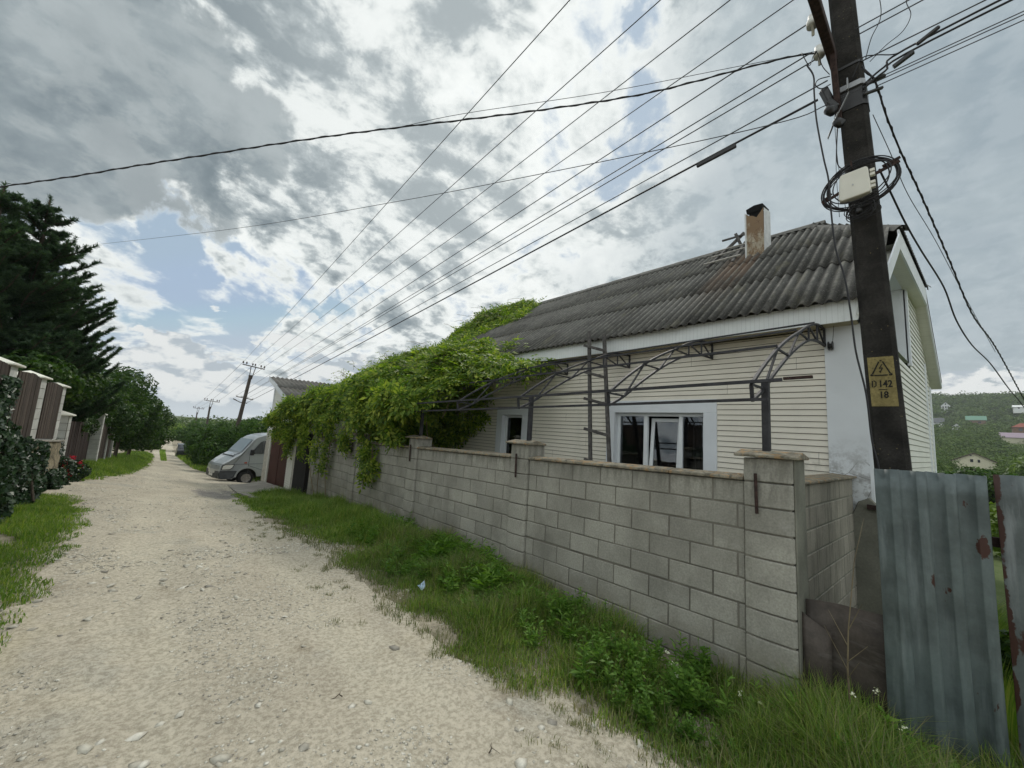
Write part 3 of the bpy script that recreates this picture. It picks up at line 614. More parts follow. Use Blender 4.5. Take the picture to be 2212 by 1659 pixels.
# middle sash tipped inwards at the top
piv=-.94; ang=R(5.5)
def tip(p): 
    dx,dz=p[0]-XX,p[2]-piv; return (XX+dx*math.cos(ang)+dz*math.sin(ang)*.9,p[1],piv+dz*math.cos(ang)-dx*math.sin(ang))
s=MB(); zz1=.39
for (a,c_,za,zb) in ((2.875,2.935,-.94,zz1),(3.345,3.405,-.94,zz1),(2.935,3.345,zz1-.06,zz1),(2.935,3.345,-.94,-.88)): s.box(XX+.005,a,za,XX+.05,c_,zb)
s.v=[tip(p) for p in s.v]; sh=s.build('sash','frame_white',w2,.004)
p=MB(); p.box(XX+.024,2.93,-.885,XX+.028,3.35,zz1-.055); p.v=[tip(q) for q in p.v]; p.build('pane','pane_glass',w2)
c=MB()
for i in range(9): c.box(XX+.3+.03*(i%2),2.45+.035*i,-1.2,XX+.33+.03*(i%2),2.49+.035*i,.5)
c.build('curtain','curtain',w2)
w1,_=window(6.47,7.17,-1.0,.395,6.25,7.38,.545,[(6.53,7.11)])
# fascia, soffit along the west eave
XE=5.85
b=MB(); b.add([(XE,.62,1.54),(XE,YN,1.54),(XE,YN,1.80),(XE,.575,1.80),(XE+.02,.62,1.54),(XE+.02,YN,1.54)],[(0,1,2,3),(4,5,1,0)]); 
b.add([(XE+.001,.62,1.54),(XE+.001,.575,1.80),(XE+.30,.53,1.98),(XE+.05,.60,1.55)],[(0,1,2,3)]); b.build('fascia','fascia_vinyl',hou)
b=MB(); b.box(XE+.015,.62,1.556,XF+.02,YN,1.566); b.build('soffit','soffit',hou)
# roof
RS=.75; ZE=1.82; XR_=9.65; ZR_=ZE+RS*(XR_-XE); PW=.1386; AMP=.027
rz=lambda x:ZE+RS*(x-XE)
hipx=lambda y:8.05+(y-.28)*(XR_-8.05)/(1.66-.28)
def corrug(name,along,rows,parent,mat='slate_sheet',npw=8,thick=.007):
    """along(i): position of column i (0..) ; rows list of (s0,s1) ; surface given by along->(point,up-slope vector,normal)"""
    pass
mb=MB(); Ln=math.hypot(1,RS); nv=(-RS/Ln,0,1/Ln)
step=PW/8; sheetw=8*8; ycols=np.arange(.40,YN,step); rowx=[5.76,7.02,8.22,9.42,XR_+.02]
V=[];Fc=[]; base=0
verge=lambda x:.41-.06*(x-5.85)
for r in range(4):
    xa,xb=rowx[r],min(rowx[r+1]+.10,XR_+.02)
    nsh=int(math.ceil(len(ycols)/sheetw))
    shf=(r*29)%sheetw
    c0=-shf
    while c0<len(ycols):
        a=max(c0,0); bcol=min(c0+sheetw+1,len(ycols)); c0+=sheetw
        if bcol-a<2: continue
        jit=random.uniform(-.02,.02) if r else random.uniform(-.012,.012); lift=.012*(3-r)*0+random.uniform(0,.006)
        cols=ycols[a:bcol]; k=len(cols)
        rowsx=[xa+jit, (xa+xb)/2, xb]
        P=[]
        for t_,xx in enumerate(rowsx):
            for yy in cols:
                x=min(xx,hipx(yy)) if yy<1.66 else xx
                y=max(yy,verge(x)); y=min(y,YN)
                hgt=AMP*math.cos(2*math.pi*yy/PW)+.022+(.016 if t_==0 else (.008 if t_==1 else 0))+lift
                P.append((x+nv[0]*hgt,y,rz(x)+nv[2]*hgt))
        for (x,y,z) in P[:k]: V.append((x,y,z))
        for (x,y,z) in P[k:]: V.append((x,y,z))
        for (x,y,z) in P[:k]: V.append((x-nv[0]*.012,y,z-nv[2]*.013))     # cut edge
        for (x,y,z) in P[k:2*k]: V.append((x-nv[0]*.008,y,z-nv[2]*.009))
        for t_ in range(2):
            for j in range(k-1): Fc.append((base+t_*k+j+1,base+t_*k+j,base+(t_+1)*k+j,base+(t_+1)*k+j+1))
        for j in range(k-1):
            Fc.append((base+j,base+j+1,base+3*k+j+1,base+3*k+j)); Fc.append((base+3*k+j,base+3*k+j+1,base+4*k+j+1,base+4*k+j))
        base+=5*k
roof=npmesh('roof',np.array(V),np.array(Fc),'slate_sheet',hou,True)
# south hip face and the east slope
V=[];Fc=[];base=0
he=lambda x:.28-.06*(x-8.05)
for x in np.arange(7.98,11.45,PW/6):
    y0=he(x)-.03; yt=np.interp(x,[8.05,9.65,11.25],[.28,1.66,.10]) if 8.05<x<11.25 else y0+.02
    yt=max(yt,y0+.02); g=AMP*1.3*math.cos(2*math.pi*x/PW)
    zb=3.45; zt=zb+(yt-y0)*.86
    V+=[(x,y0,zb+g+.02),(x,yt,zt+g+.02),(x,y0,zb+g)]
n=len(V)//3
for i in range(n-1): Fc+=[(3*i,3*i+3,3*i+4,3*i+1),(3*i+2,3*i+5,3*i+3,3*i)]
hip=npmesh('hip_slope',np.array(V),np.array(Fc),'slate_plain',roof,True)
b=MB(); ve=lambda x:.08-.06*(x-11.4)
b.add([(XR_,1.66,ZR_),(11.30,ve(11.3)+.0,rz(8.0)),(13.5,ve(13.5),1.80),(13.5,YN,1.80),(XR_,YN,ZR_),
       (11.30,ve(11.3),rz(8.0)-.05),(13.5,ve(13.5),1.75),(13.5,YN,1.75),(XR_,YN,ZR_-.05)],[(0,4,3,2,1),(1,2,6,5),(2,3,7,6)]); b.build('rear_slope','ridge_tile',roof)
# ridge and hip tiles
def capline(pts,r=.10):
    for i in range(len(pts)-1):
        a=Vector(pts[i]);c_=Vector(pts[i+1]); n=max(1,int((c_-a).length/.95))
        for j in range(n):
            p=a.lerp(c_,j/n);q=a.lerp(c_,(j+1)/n+.02); d=(q-p).normalized(); s_=d.cross(Vector((0,0,1))).normalized(); u=s_.cross(d)
            prof=[(-1.25,-.75),(-.8,-.1),(-.3,.28),(.3,.28),(.8,-.1),(1.25,-.75)]
            A=[p+s_*(x*r)+u*(y*r) for x,y in prof];B=[q+s_*(x*r*.96)+u*(y*r*.96-.006) for x,y in prof]
            m=len(prof); ridge.add(A+B,[(k,k+1,m+k+1,m+k) for k in range(m-1)]+[tuple(range(m))])
ridge=MB(); capline([(XR_,YN,ZR_+.045),(XR_,1.62,ZR_+.045)],.11); capline([(XR_,1.64,ZR_+.03),(8.03,.27,3.50)],.09); capline([(XR_,1.64,ZR_+.03),(11.3,.09,3.50)],.09)
ridge.build('ridge_tile','ridge_tile',roof)
# gable wall
b=MB(); z=-1.3; 
def gx(z,off=.15):
    return max(6.45,5.85+(z+off-1.82)/.75), min(13.15,19.3-(5.85+(z+off-1.82)/.75))
nx0,nx1,nz0,nz1=8.3,10.05,1.70,3.12
while z<3.30:
    z1=z+.1; xa,xb=gx(z1); xa=max(xa,6.45); segs=[(xa,xb)]
    if z1>nz0 and z<nz1: segs=[(xa,nx0),(nx1,xb)]
    for s0,s1 in segs:
        if s1-s0<.05: continue
        b.add([(s0,gy(s0)-.014,z),(s1,gy(s1)-.014,z),(s1,gy(s1)-.001,z1-.008),(s0,gy(s0)-.001,z1-.008),(s0,gy(s0)+.002,z),(s1,gy(s1)+.002,z)],[(0,1,2,3),(4,5,1,0)])
    z+=.1
b.build('gable_siding','siding_white',hou)
b=MB(); 
for (x0,x1,za,zb) in ((13.03,13.17,-1.6,1.6),(12.35,12.42,-1.3,2.05),(nx1,nx1+.13,nz0-.05,nz1+.1),(nx0,nx1+.13,nz1,nz1+.12),(6.13,6.32,-.72,1.9)):
    b=MB(); b.hexa([(x0,gy(x0)-.03,za),(x1,gy(x1)-.03,za),(x1,gy(x1)+.02,za),(x0,gy(x0)+.02,za),(x0,gy(x0)-.03,zb),(x1,gy(x1)-.03,zb),(x1,gy(x1)+.02,zb),(x0,gy(x0)+.02,zb)]); b.build('wall_trim','trim_white',hou)
b=MB(); g0,g1=gy(nx0),gy(nx1)
b.add([(nx0,g0,nz0),(nx1,g1,nz0),(nx1,g1+.9,nz0),(nx0,g0+.9,nz0),(nx0,g0,nz1),(nx1,g1,nz1),(nx1,g1+.9,nz1),(nx0,g0+.9,nz1)],[(0,1,2,3),(7,6,5,4),(1,5,6,2),(0,3,7,4),(3,2,6,7)]); b.build('loggia','plaster_white',hou)
# rake boards, hip fascia and its soffit
b=MB(); z0_,z1_=3.10,3.42
b.hexa([(7.95,he(7.95),z0_),(11.35,he(11.35),z0_),(11.35,he(11.35)+.025,z0_),(7.95,he(7.95)+.025,z0_),(7.95,he(7.95),z1_),(11.35,he(11.35),z1_),(11.35,he(11.35)+.025,z1_),(7.95,he(7.95)+.025,z1_)])
b.bar((5.9,.43,1.70),(8.0,.29,3.27),.02,.2,(-.6,0,.8)); b.bar((11.35,.10,3.27),(13.45,-.03,1.69),.02,.2,(.6,0,.8)); b.build('rake_board','trim_white',hou)
b=MB(); b.add([(7.7,he(7.7)+.01,3.105),(11.6,he(11.6)+.01,3.105),(11.6,gy(11.6)+.02,3.105),(7.7,gy(7.7)+.02,3.105)],[(0,1,2,3)])
b.add([(5.9,.43,1.61),(8.0,.29,3.18),(8.0,gy(8)+.02,3.18),(5.9,gy(5.9)+.02,1.61)],[(0,1,2,3)]); b.add([(11.35,.10,3.18),(13.45,-.03,1.60),(13.45,gy(13.45)+.02,1.60),(11.35,gy(11.35)+.02,3.18)],[(0,1,2,3)]); b.build('rake_soffit','soffit_vinyl',hou)
b=MB(); b.box(13.1,.19,-1.9,13.2,YN,1.75); b.box(8.75,.8,-2.5,13.1,YN,1.7); b.build('inner_wall','siding_white',hou)
# chimney
ch=MB(); a=(8.58,2.57);bq=(8.60,2.235);cq=(8.94,2.20);dq=(8.93,2.53)
ch.add([(a[0],a[1],3.7),(bq[0],bq[1],3.7),(a[0],a[1],4.88),(8.585,2.50,4.80),(8.59,2.43,4.78),(8.59,2.36,4.72),(8.595,2.30,4.80),(bq[0],bq[1],4.90)],[(0,1,7,6,5,4,3,2)])
cho=ch.build('chimney','chimney_metal',roof)
s_=MB(); s_.add([(bq[0],bq[1],3.7),(cq[0],cq[1],3.7),(cq[0],cq[1],4.93),(bq[0]+.03,bq[1],4.91)],[(0,1,2,3)]); s_.add([(cq[0],cq[1],3.7),(dq[0],dq[1],3.7),(dq[0],dq[1],4.93),(cq[0],cq[1],4.93)],[(0,1,2,3)]); s_.add([(a[0],a[1],3.7),(dq[0],dq[1],3.7),(dq[0],dq[1],4.93),(a[0],a[1],4.88)],[(3,2,1,0)])
s_.add([(8.577,2.575,3.72),(8.577,2.545,3.72),(8.577,2.545,4.86),(8.577,2.575,4.88)],[(0,1,2,3)]); s_.build('side_plate','chimney_side',cho)
s_=MB(); s_.add([(8.60,2.54,4.86),(8.60,2.26,4.86),(8.91,2.22,4.94),(8.91,2.50,4.94),(8.585,2.55,4.955),(8.585,2.40,5.0),(8.585,2.245,4.985),(8.93,2.22,4.99),(8.93,2.36,5.03),(8.93,2.52,4.98)],[(4,5,8,9),(5,6,7,8),(4,0,1,6,5),(6,1,2,7),(9,3,0,4)]); s_.box(8.62,2.27,4.55,8.88,2.50,4.90); s_.build('chimney_cowl','soot',cho)
# ------------------------------------------------------------------ wooden ladder on the roof by the chimney
rl=thing('roof_ladder','weathered wooden ladder lying over the roof ridge beside the rusty chimney','ladder',(9,3.1,4.2))
def onr(x,y,h=.06): return (x+nv[0]*h,y,rz(x)+nv[2]*h)
b=MB(); b.bar(onr(8.50,3.30),onr(9.70,3.22,.09),.05,.045,nv); b.build('side_rail','ladder_wood',rl)
b=MB(); b.bar(onr(8.42,2.76),onr(9.70,2.88,.09),.05,.045,nv); b.build('side_rail','ladder_wood',rl)
for x in (8.66,9.08,9.50):
    b=MB(); b.bar(onr(x,3.42,.10),onr(x+random.uniform(-.04,.04),2.66,.10),.065,.025,nv); b.build('rung','pale_wood',rl)
b=MB(); b.bar((9.62,3.25,4.72),(9.78,2.95,5.08),.05,.07); b.bar((9.70,2.98,4.70),(9.66,3.10,5.06),.05,.06); b.bar((9.66,3.40,4.98),(9.72,2.60,5.0),.05,.03); b.build('hook','ladder_wood',rl)
# ------------------------------------------------------------------ ladder against the eave
ld=thing('ladder','tall grey wooden ladder leaning against the roof eave in front of the siding','ladder',(5.3,3.7,-2))
A0,A1=Vector((5.28,3.81,-1.95)),Vector((5.70,4.335,1.95)); B0,B1=Vector((5.28,3.40,-1.95)),Vector((5.70,4.00,1.84))
for p,q in ((A0,A1),(B0,B1)):
    b=MB(); b.bar(p,q,.058,.05,(1,0,0)); b.build('side_rail','ladder_wood',ld,.004)
for t_ in (.13,.26,.397,.53,.667,.792,.923):
    b=MB(); p=A0.lerp(A1,t_);q=B0.lerp(B1,t_); d=(q-p).normalized(); b.bar(p-d*.10+Vector((-.04,0,0)),q+d*.02+Vector((-.04,0,-.02)),.035,.05); b.build('rung','ladder_wood',ld,.003)
# ------------------------------------------------------------------ pergola of bent steel tube
pg=thing('pergola_frame','dark steel tube pergola with arched trusses between the wall pillars and the house','pergola',(4.8,4,-.1))
XO=3.50
def arc(n,t0,t1,pts):   # Catmull through pts
    out=[]; P=[Vector(p) for p in pts]; P=[P[0]*2-P[1]]+P+[P[-1]*2-P[-2]]
    for i in range(1,len(P)-2):
        for k in range(n):
            t=k/n; a,b_,c_,d=P[i-1],P[i],P[i+1],P[i+2]
            out.append(.5*((2*b_)+(c_-a)*t+(2*a-5*b_+4*c_-d)*t*t+(3*b_-a-3*c_+d)*t**3))
    out.append(P[-2]); return out
def truss(ya,dz):
    yy=lambda x:ya-.027*(x-3.5)
    up=[(XO,.50),(3.83,.715),(4.20,.925),(4.55,1.09),(4.95,1.25),(5.35,1.41),(5.75,1.52),(6.12,1.545)]
    lo=[(3.52,.37),(3.80,.50),(4.10,.68),(4.55,.92),(4.95,1.10),(5.35,1.24),(5.75,1.31),(6.12,1.325)]
    U=[(x,yy(x),z+dz) for x,z in up];Lw=[(x,yy(x),z+dz) for x,z in lo]
    b=MB(); 
    Uc=arc(4,0,1,U);Lc=arc(4,0,1,Lw)
    for S_ in (Uc,Lc):
        for i in range(len(S_)-1): b.bar(S_[i],S_[i+1]+(S_[i+1]-S_[i]).normalized()*.004,.024,.024)
    zig=[(0,'u'),(0,'l'),(1,'l')]
    seq=[U[0],Lw[1],U[2],Lw[3],U[4],Lw[4],U[5],Lw[5],U[6],Lw[6],U[7],Lw[7]]
    seq=[U[0],Lw[1],U[2],Lw[3],U[4],Lw[5],U[5],Lw[6],U[6],Lw[7]]
    for i in range(len(seq)-1): b.bar(seq[i],seq[i+1],.017,.017)
    b.bar(U[0],Lw[0],.025,.025); b.bar(U[7],Lw[7],.025,.025); return b.build('arch_truss','tube_paint',pg)
AR=[1.02,2.38,3.80,5.25,6.7]
for i,ya in enumerate(AR): truss(ya,-.018*(ya-1))
for (x,z,y0,y1,w) in ((XO-.04,.515,.80,9.8,.026),(XO-.02,.372,.90,9.3,.024),(4.20,.955,1.0,7.2,.022),(4.95,1.28,1.0,7.0,.020),(5.75,1.545,.98,7.0,.020)):
    b=MB(); b.bar((x,y0,z-.018*(y0-1)),(x,y1,z-.018*(y1-1)),w,w); b.build('purlin','tube_paint',pg)
b=MB(); b.bar((XO,.62,.535),(XO,.80,.532),.03,.02); b.build('purlin','rusty_bar',pg)
for y,zt in ((1.0,.56),(3.85,.52),(6.90,.46)):
    b=MB(); b.bar((3.80,y,-.06+SL*y+.05),(3.80,y,zt),.055,.055,(0,1,0)); b.build('post','tube_paint',pg,.004)
b=MB(); b.lathe((6.08,.885,1.31),[(.0,-.025),(.055,-.025),(.055,-.015),(.03,-.012),(.03,.012),(.055,.015),(.055,.025),(0,.025)],14,(0,1,0)); 
tag(b.build('cable_reel','black_plastic',smooth=False),'small round black reel hanging at the house end of the nearest arch','reel')
# ------------------------------------------------------------------ garage
ga=thing('garage','small garage with dark red metal door and corrugated roof at the wall end','garage',(5,18.5,-3))
b=MB(); b.box(3.70,20.55,-3.25,3.95,21.4,-.55); b.build('door_post','garage_post',ga,.01)
b=MB()
for i in range(30): b.box(3.69,20.38,-3.2+.088*i,3.74,20.53,-3.118+.088*i)
b.build('wall_siding','siding_white',ga,.004); b=MB()
for i in range(28): b.box(3.69,15.98,-2.9+.088*i,3.74,16.85,-2.818+.088*i)
b.build('wall_siding','siding_white',ga,.004)
b=MB(); b.box(3.68,15.55,-3.1,4.0,15.95,-.45); b.build('corner_post','garage_post',ga,.012)
dr=MB(); dr.box(3.76,16.88,-3.1,3.80,20.36,-.62); do=dr.build('door','door_red',ga)
dr=MB(); dr.box(3.745,18.6,-3.05,3.758,18.64,-.65); dr.box(3.745,16.9,-1.75,3.758,18.58,-1.70); dr.box(3.745,18.66,-1.75,3.758,20.34,-1.70); dr.build('door_rib','door_red',do)
b=MB(); z=-.55
gzr=lambda y:.42+.268*(y-16.5)
while z<1.45:
    z1=z+.1; y0=16.5+(z1-.30)/.268 if z1>.3 else 15.6
    if y0<20.87: b.add([(3.705,max(15.6,y0),z),(3.705,20.9,z),(3.72,20.9,z1),(3.72,max(15.6,y0),z1)],[(0,1,2,3)])
    z+=.1
b.add([(3.72,20.9,-.55),(6.8,20.9,-.55),(6.8,20.9,1.5),(3.72,20.9,1.5)],[(0,1,2,3)]); b.add([(3.72,15.7,-3),(6.8,15.7,-3),(6.8,15.7,.2),(3.72,15.7,.2)],[(0,1,2,3)])
b.build('gable_wall','siding_white',ga)
V=[];Fc=[];base=0
for r,(ya,yb) in enumerate(((16.2,18.2),(18.05,20.1),(19.95,22.3))):
    xs_=np.arange(3.62,7.2,.2/6); k=len(xs_)
    for t_,yy in enumerate((ya,yb)):
        for x in xs_: g=.03*math.cos(2*math.pi*x/.2)+(.03 if t_==0 else 0)+.03; V.append((x,yy,gzr(yy)+g))
    for x in xs_: g=.03*math.cos(2*math.pi*x/.2)+.03; V.append((x,ya,gzr(ya)+g+.01))
    for x in xs_: g=.03*math.cos(2*math.pi*x/.2)+.01; V.append((x,yb,gzr(yb)+g))
    for j in range(k-1): Fc+=[(base+j,base+j+1,base+k+j+1,base+k+j),(base+2*k+j,base+2*k+j+1,base+j+1,base+j),(base+k+j,base+k+j+1,base+3*k+j+1,base+3*k+j)]
    base+=4*k
npmesh('roof',np.array(V),np.array(Fc),'slate_plain',ga,True)
b=MB(); b.bar((3.63,16.2,gzr(16.2)-.07),(3.63,22.3,gzr(22.3)-.07),.03,.2,(0,0,1)); b.bar((3.72,20.88,-.6),(3.72,20.88,1.45),.1,.1,(1,0,0)); b.build('verge_board','trim_white',ga)
b=MB(); b.poly([(3.64,14.0,-3.1),(3.64,15.5,-3.1),(3.64,15.5,-.5),(3.64,14.0,-.45)],(.25,0,0)); 
tag(b.build('gate','dark_board',None),'narrow black board gate between the block wall and the garage','gate')
# ------------------------------------------------------------------ leaning corrugated sheets at the right
def rib(name,p0,p1,z0,z1,lean,mat,label,n,cut=None,roff=0.):
    d=Vector((p1[0]-p0[0],p1[1]-p0[1],0)); W_=d.length; d.normalize(); nn=Vector((d.y,-d.x,0)); 
    if nn.x>0: nn=-nn
    pitch=W_/n; prof=[]
    for i in range(n):
        s0=i*pitch
        for (u,w) in ((0,0),(.40,0),(.47,.036),(.51,.040),(.84,.040),(.88,.036),(.95,0)): prof.append((s0+u*pitch,w))
    prof.append((W_,0)); V=[];k=len(prof); rows=14
    for r in range(rows+1):
        t_=r/rows; z=z0+(z1-z0)*t_
        for i,(s_,w) in enumerate(prof):
            f=s_/W_; zz=z+ (lean[1]*f)*t_
            q=Vector((p0[0],p0[1],0))+d*s_+nn*(w+.012*math.sin(3*t_+4*f)+lean[0]*t_)
            V.append((q.x,q.y,zz+ (random.uniform(-.004,.004) if r in(0,rows) else 0)))
    Fq=[(r*k+i,r*k+i+1,(r+1)*k+i+1,(r+1)*k+i) for r in range(rows) for i in range(k-1)]
    o=npmesh(name,np.array(V),np.array(Fq),mat,None)
    o.modifiers.new('solid','SOLIDIFY').thickness=.004
    return tag(o,label,'metal sheet','upright corrugated sheets of the metal fence')
rib('corrugated_sheet',(3.76,.335),(4.03,-.175),-2.08,-.10,(-.01,0),'galvanised','upright galvanised sheet standing right below the concrete pole',4)
rib('corrugated_sheet',(4.035,-.208),(4.42,-1.0),-2.08,-.085,(-.01,0),'galvanised_rusty','upright galvanised sheet with a rusted left edge at the far right',4)
b=MB(); b.bar((4.10,-.10,-.52),(4.22,-.45,-.53),.03,.06); b.build('fence_rail','rusty_bar'); tag(bpy.context.scene.objects['fence_rail'],'dark steel rail showing in the gap between the two corrugated sheets','rail')
b=MB(); b.tube([(4.35,-.34,-1.9),(4.34,-.35,-.62)],.012,8); tag(b.build('steel_pipe','galv_bracket'),'thin grey steel pipe upright behind the gap of the metal fence','pipe')
b=MB(); b.bar((4.55,-.36,-1.95),(4.53,-.34,-.70),.05,.05); tag(b.build('wooden_stake','pale_wood'),'pale wooden stake standing behind the gap of the metal fence','stake')
# dark plate between pillar and sheet
V=[];n=14
for r,z in enumerate((-2.0,-1.6,-1.35,-1.14)):
    for i in range(n+1):
        f=i/n; y=.775-.47*f; x=3.83+.03*math.sin(f*5)+.02*f+.02*(r/3); V.append((x,y,z+ (.05*f if r==3 else 0)-(.0)))
Fq=[(r*(n+1)+i,r*(n+1)+i+1,(r+1)*(n+1)+i+1,(r+1)*(n+1)+i) for r in range(3) for i in range(n)]
o=npmesh('steel_plate',np.array(V),np.array(Fq),'dark_plate',None); o.modifiers.new('solid','SOLIDIFY').thickness=.004; tag(o,'dark weathered steel plate closing the gap between corner pillar and metal sheet','plate')
V=[]
for r,(z,dx) in enumerate(((-2.0,-.02),(-1.55,-.02),(-1.22,-.01))):
    for i in range(7):
        f=i/6; V.append((3.795+dx+.05*f*f-.02*f,.79-.17*f,z-(.10*f if r==2 else 0)))
Fq=[(r*7+i,r*7+i+1,(r+1)*7+i+1,(r+1)*7+i) for r in range(2) for i in range(6)]
o=npmesh('bent_plate',np.array(V),np.array(Fq),'dark_plate',None); o.modifiers.new('solid','SOLIDIFY').thickness=.004; tag(o,'small bent steel offcut leaning against the foot of the corner pillar','plate')
# ------------------------------------------------------------------ power pole
py=lambda z:.315+.036*(z+.13)
pp=thing('power_pole','dark weathered concrete power pole with a yellow painted number panel','utility pole',(4.9,.3,-2))
def polesec(z,hw,hd,ch=.035):
    y=py(z); x=4.9
    return [(x-hd,y+hw-ch,z),(x-hd,y-hw+ch,z),(x-hd+ch,y-hw,z),(x+hd-ch,y-hw,z),(x+hd,y-hw+ch,z),(x+hd,y+hw-ch,z),(x+hd-ch,y+hw,z),(x-hd+ch,y+hw,z)]
b=MB(); zs=np.linspace(-2.2,7.2,24); 
for z in zs: b.v+=polesec(z,.118-.0028*(z+.2),.105-.002*(z+.2),.03)
for i in range(len(zs)-1):
    for k in range(8): b.f.append((8*i+k,8*i+(k+1)%8,8*i+8+(k+1)%8,8*i+8+k))
b.f.append(tuple(range(8*len(zs)-8,8*len(zs)))); b.build('post','pole_concrete',pp)
b=MB(); 
for z in (.43,.66,.885):
    y=py(z); xx=4.9-(.105-.002*(z+.2))-.002; w=.118-.0028*(z+.2)-.028; b.v+=[(xx,y+w,z),(xx,y-w,z)]
b.f=[(0,1,3,2),(2,3,5,4)]; sg=b.build('number_panel','yellow_paint',pp)
SX=4.9-.105-.0045
def segs(name,lst,w=.0085):
    b=MB()
    for (y0,z0,y1,z1) in lst: b.bar((SX,y0,z0),(SX,y1,z1),.002,w,(0,-(z1-z0),(y1-y0)))
    return b.build(name,'stencil_black',sg)
yc=py(.78)
segs('warning_triangle',[(yc+.060,.725,yc+.012,.840),(yc-.060,.725,yc-.012,.840),(yc+.007,.848,yc-.007,.848),(yc+.046,.714,yc-.042,.714),(yc+.069,.714,yc+.052,.714),(yc-.069,.714,yc-.050,.714),(yc+.072,.713,yc+.064,.727),(yc-.072,.713,yc-.064,.727)],.010)
segs('lightning_mark',[(yc-.008,.815,yc+.012,.775),(yc+.012,.777,yc-.010,.782),(yc-.010,.782,yc+.006,.742),(yc+.012,.752,yc+.004,.738)],.007)
def txt(s,y,z,size,sx=.8):
    cu=bpy.data.curves.new('painted_number','FONT'); cu.body=s; cu.size=size; cu.extrude=.0008; cu.align_x='CENTER'; cu.materials.append(M['stencil_black']); cu.offset=.0022
    o=bpy.data.objects.new('painted_number',cu); SC.collection.objects.link(o)
    o.parent=sg; og=root_org(sg)
    mm=Matrix(((0,0,-1,SX-og.x),(-1,0,0,y-og.y),(0,1,0,z-og.z),(0,0,0,1))); o.matrix_local=mm@Matrix.Diagonal((sx,1,1,1))
    bpy.context.view_layer.update(); me=bpy.data.meshes.new_from_object(o.evaluated_get(bpy.context.evaluated_depsgraph_get())); me.materials.clear(); me.materials.append(M['stencil_black'])
    n_=bpy.data.objects.new('painted_number',me); SC.collection.objects.link(n_); n_.parent=sg; n_.matrix_local=o.matrix_local.copy(); bpy.data.objects.remove(o); n_.name='painted_number'; return n_
y2=py(.64); txt('142',y2-.018,.605,.086,.72)
segs('painted_letter',[(y2+.068,.606,y2+.068,.666),(y2+.060,.666,y2+.046,.657),(y2+.044,.655,y2+.044,.617),(y2+.046,.615,y2+.060,.606)],.008)
segs('fraction_line',[(y2+.028,.583,y2-.028,.583)],.006); txt('18',py(.52),.507,.082,.78)
# crossarms
b=MB(); b.bar((2.9,.60,4.10),(4.95,.58,4.16),.075,.10); b.build('crossarm','rusty_bar',pp,.006)
b=MB(); b.bar((3.15,.62,5.62),(5.65,.60,5.70),.08,.08); b.build('crossarm','rusty_bar',pp,.006)
def insul(c,mat='insulator_white',s=1.,par=None,up=1):
    b=MB(); b.lathe(c,[(.010*s,-.09*s),(.010*s,0),(.040*s,-.01*s),(.042*s,.03*s),(.034*s,.05*s),(.030*s,.055*s),(.030*s,.085*s),(.012*s,.10*s)],14,(0,0,up)); return b.build('insulator',mat,par,0,True)
for c,mt in (((4.30,.66,4.20),'insulator_white'),((4.72,.68,4.20),'insulator_white'),((3.33,.62,5.72),'insulator_white'),((4.2,.62,5.73),'insulator_white'),((5.4,.60,5.77),'insulator_white')): insul(c,mt,1.25,pp)
b=MB(); b.bar((4.70,.57,4.16),(4.78,.55,3.35),.05,.07,(1,0,0)); b.build('side_bracket','rusty_bar',pp,.004)
# clamps, bands and splices about the pole
for z,m_,h in ((3.98,'black_plastic',.015),(3.74,'galv_bracket',.03),(3.66,'galv_bracket',.012),(3.58,'black_plastic',.10)):
    b=MB(); A=polesec(z-h,.118-.0028*z+.006,.105-.002*z+.008,.032);B=polesec(z+h,.118-.0028*z+.006,.105-.002*z+.008,.032); b.add(A+B,[(k,(k+1)%8,8+(k+1)%8,8+k) for k in range(8)]+[tuple(range(8)),tuple(range(8,16))]); b.build('steel_band',m_,pp,.002)
b=MB(); b.bar((4.76,.47,3.80),(4.74,.47,3.66),.012,.035,(1,0,0)); b.bar((4.74,.56,3.42),(4.73,.46,3.62),.006,.03,(1,0,0)); b.bar((4.72,.64,3.20),(4.72,.55,3.44),.006,.035,(1,0,0)); b.build('strap_bracket','galv_bracket',pp,.002)
for a_1,b_1,w_1,h_1 in (((4.72,.66,3.78),(4.76,.60,3.58),.06,.07),((4.70,.62,3.60),(4.72,.56,3.50),.05,.06),((4.78,.34,3.66),(4.86,.20,3.72),.03,.04),((4.78,.36,3.56),(4.86,.22,3.60),.03,.03)):
    b=MB(); b.bar(a_1,b_1,w_1,h_1); b.build('cable_clamp','black_plastic',pp,.008)
for c,r_ in (((4.66,.60,3.46),.048),((4.68,.545,3.30),.042)):
    b=MB(); b.lathe(c,[(0,-.045),(r_,-.04),(r_,.03),(r_*.6,.05),(0,.055)],12,(.3,.5,.8)); b.build('splice_cap','black_plastic',pp,0,True)
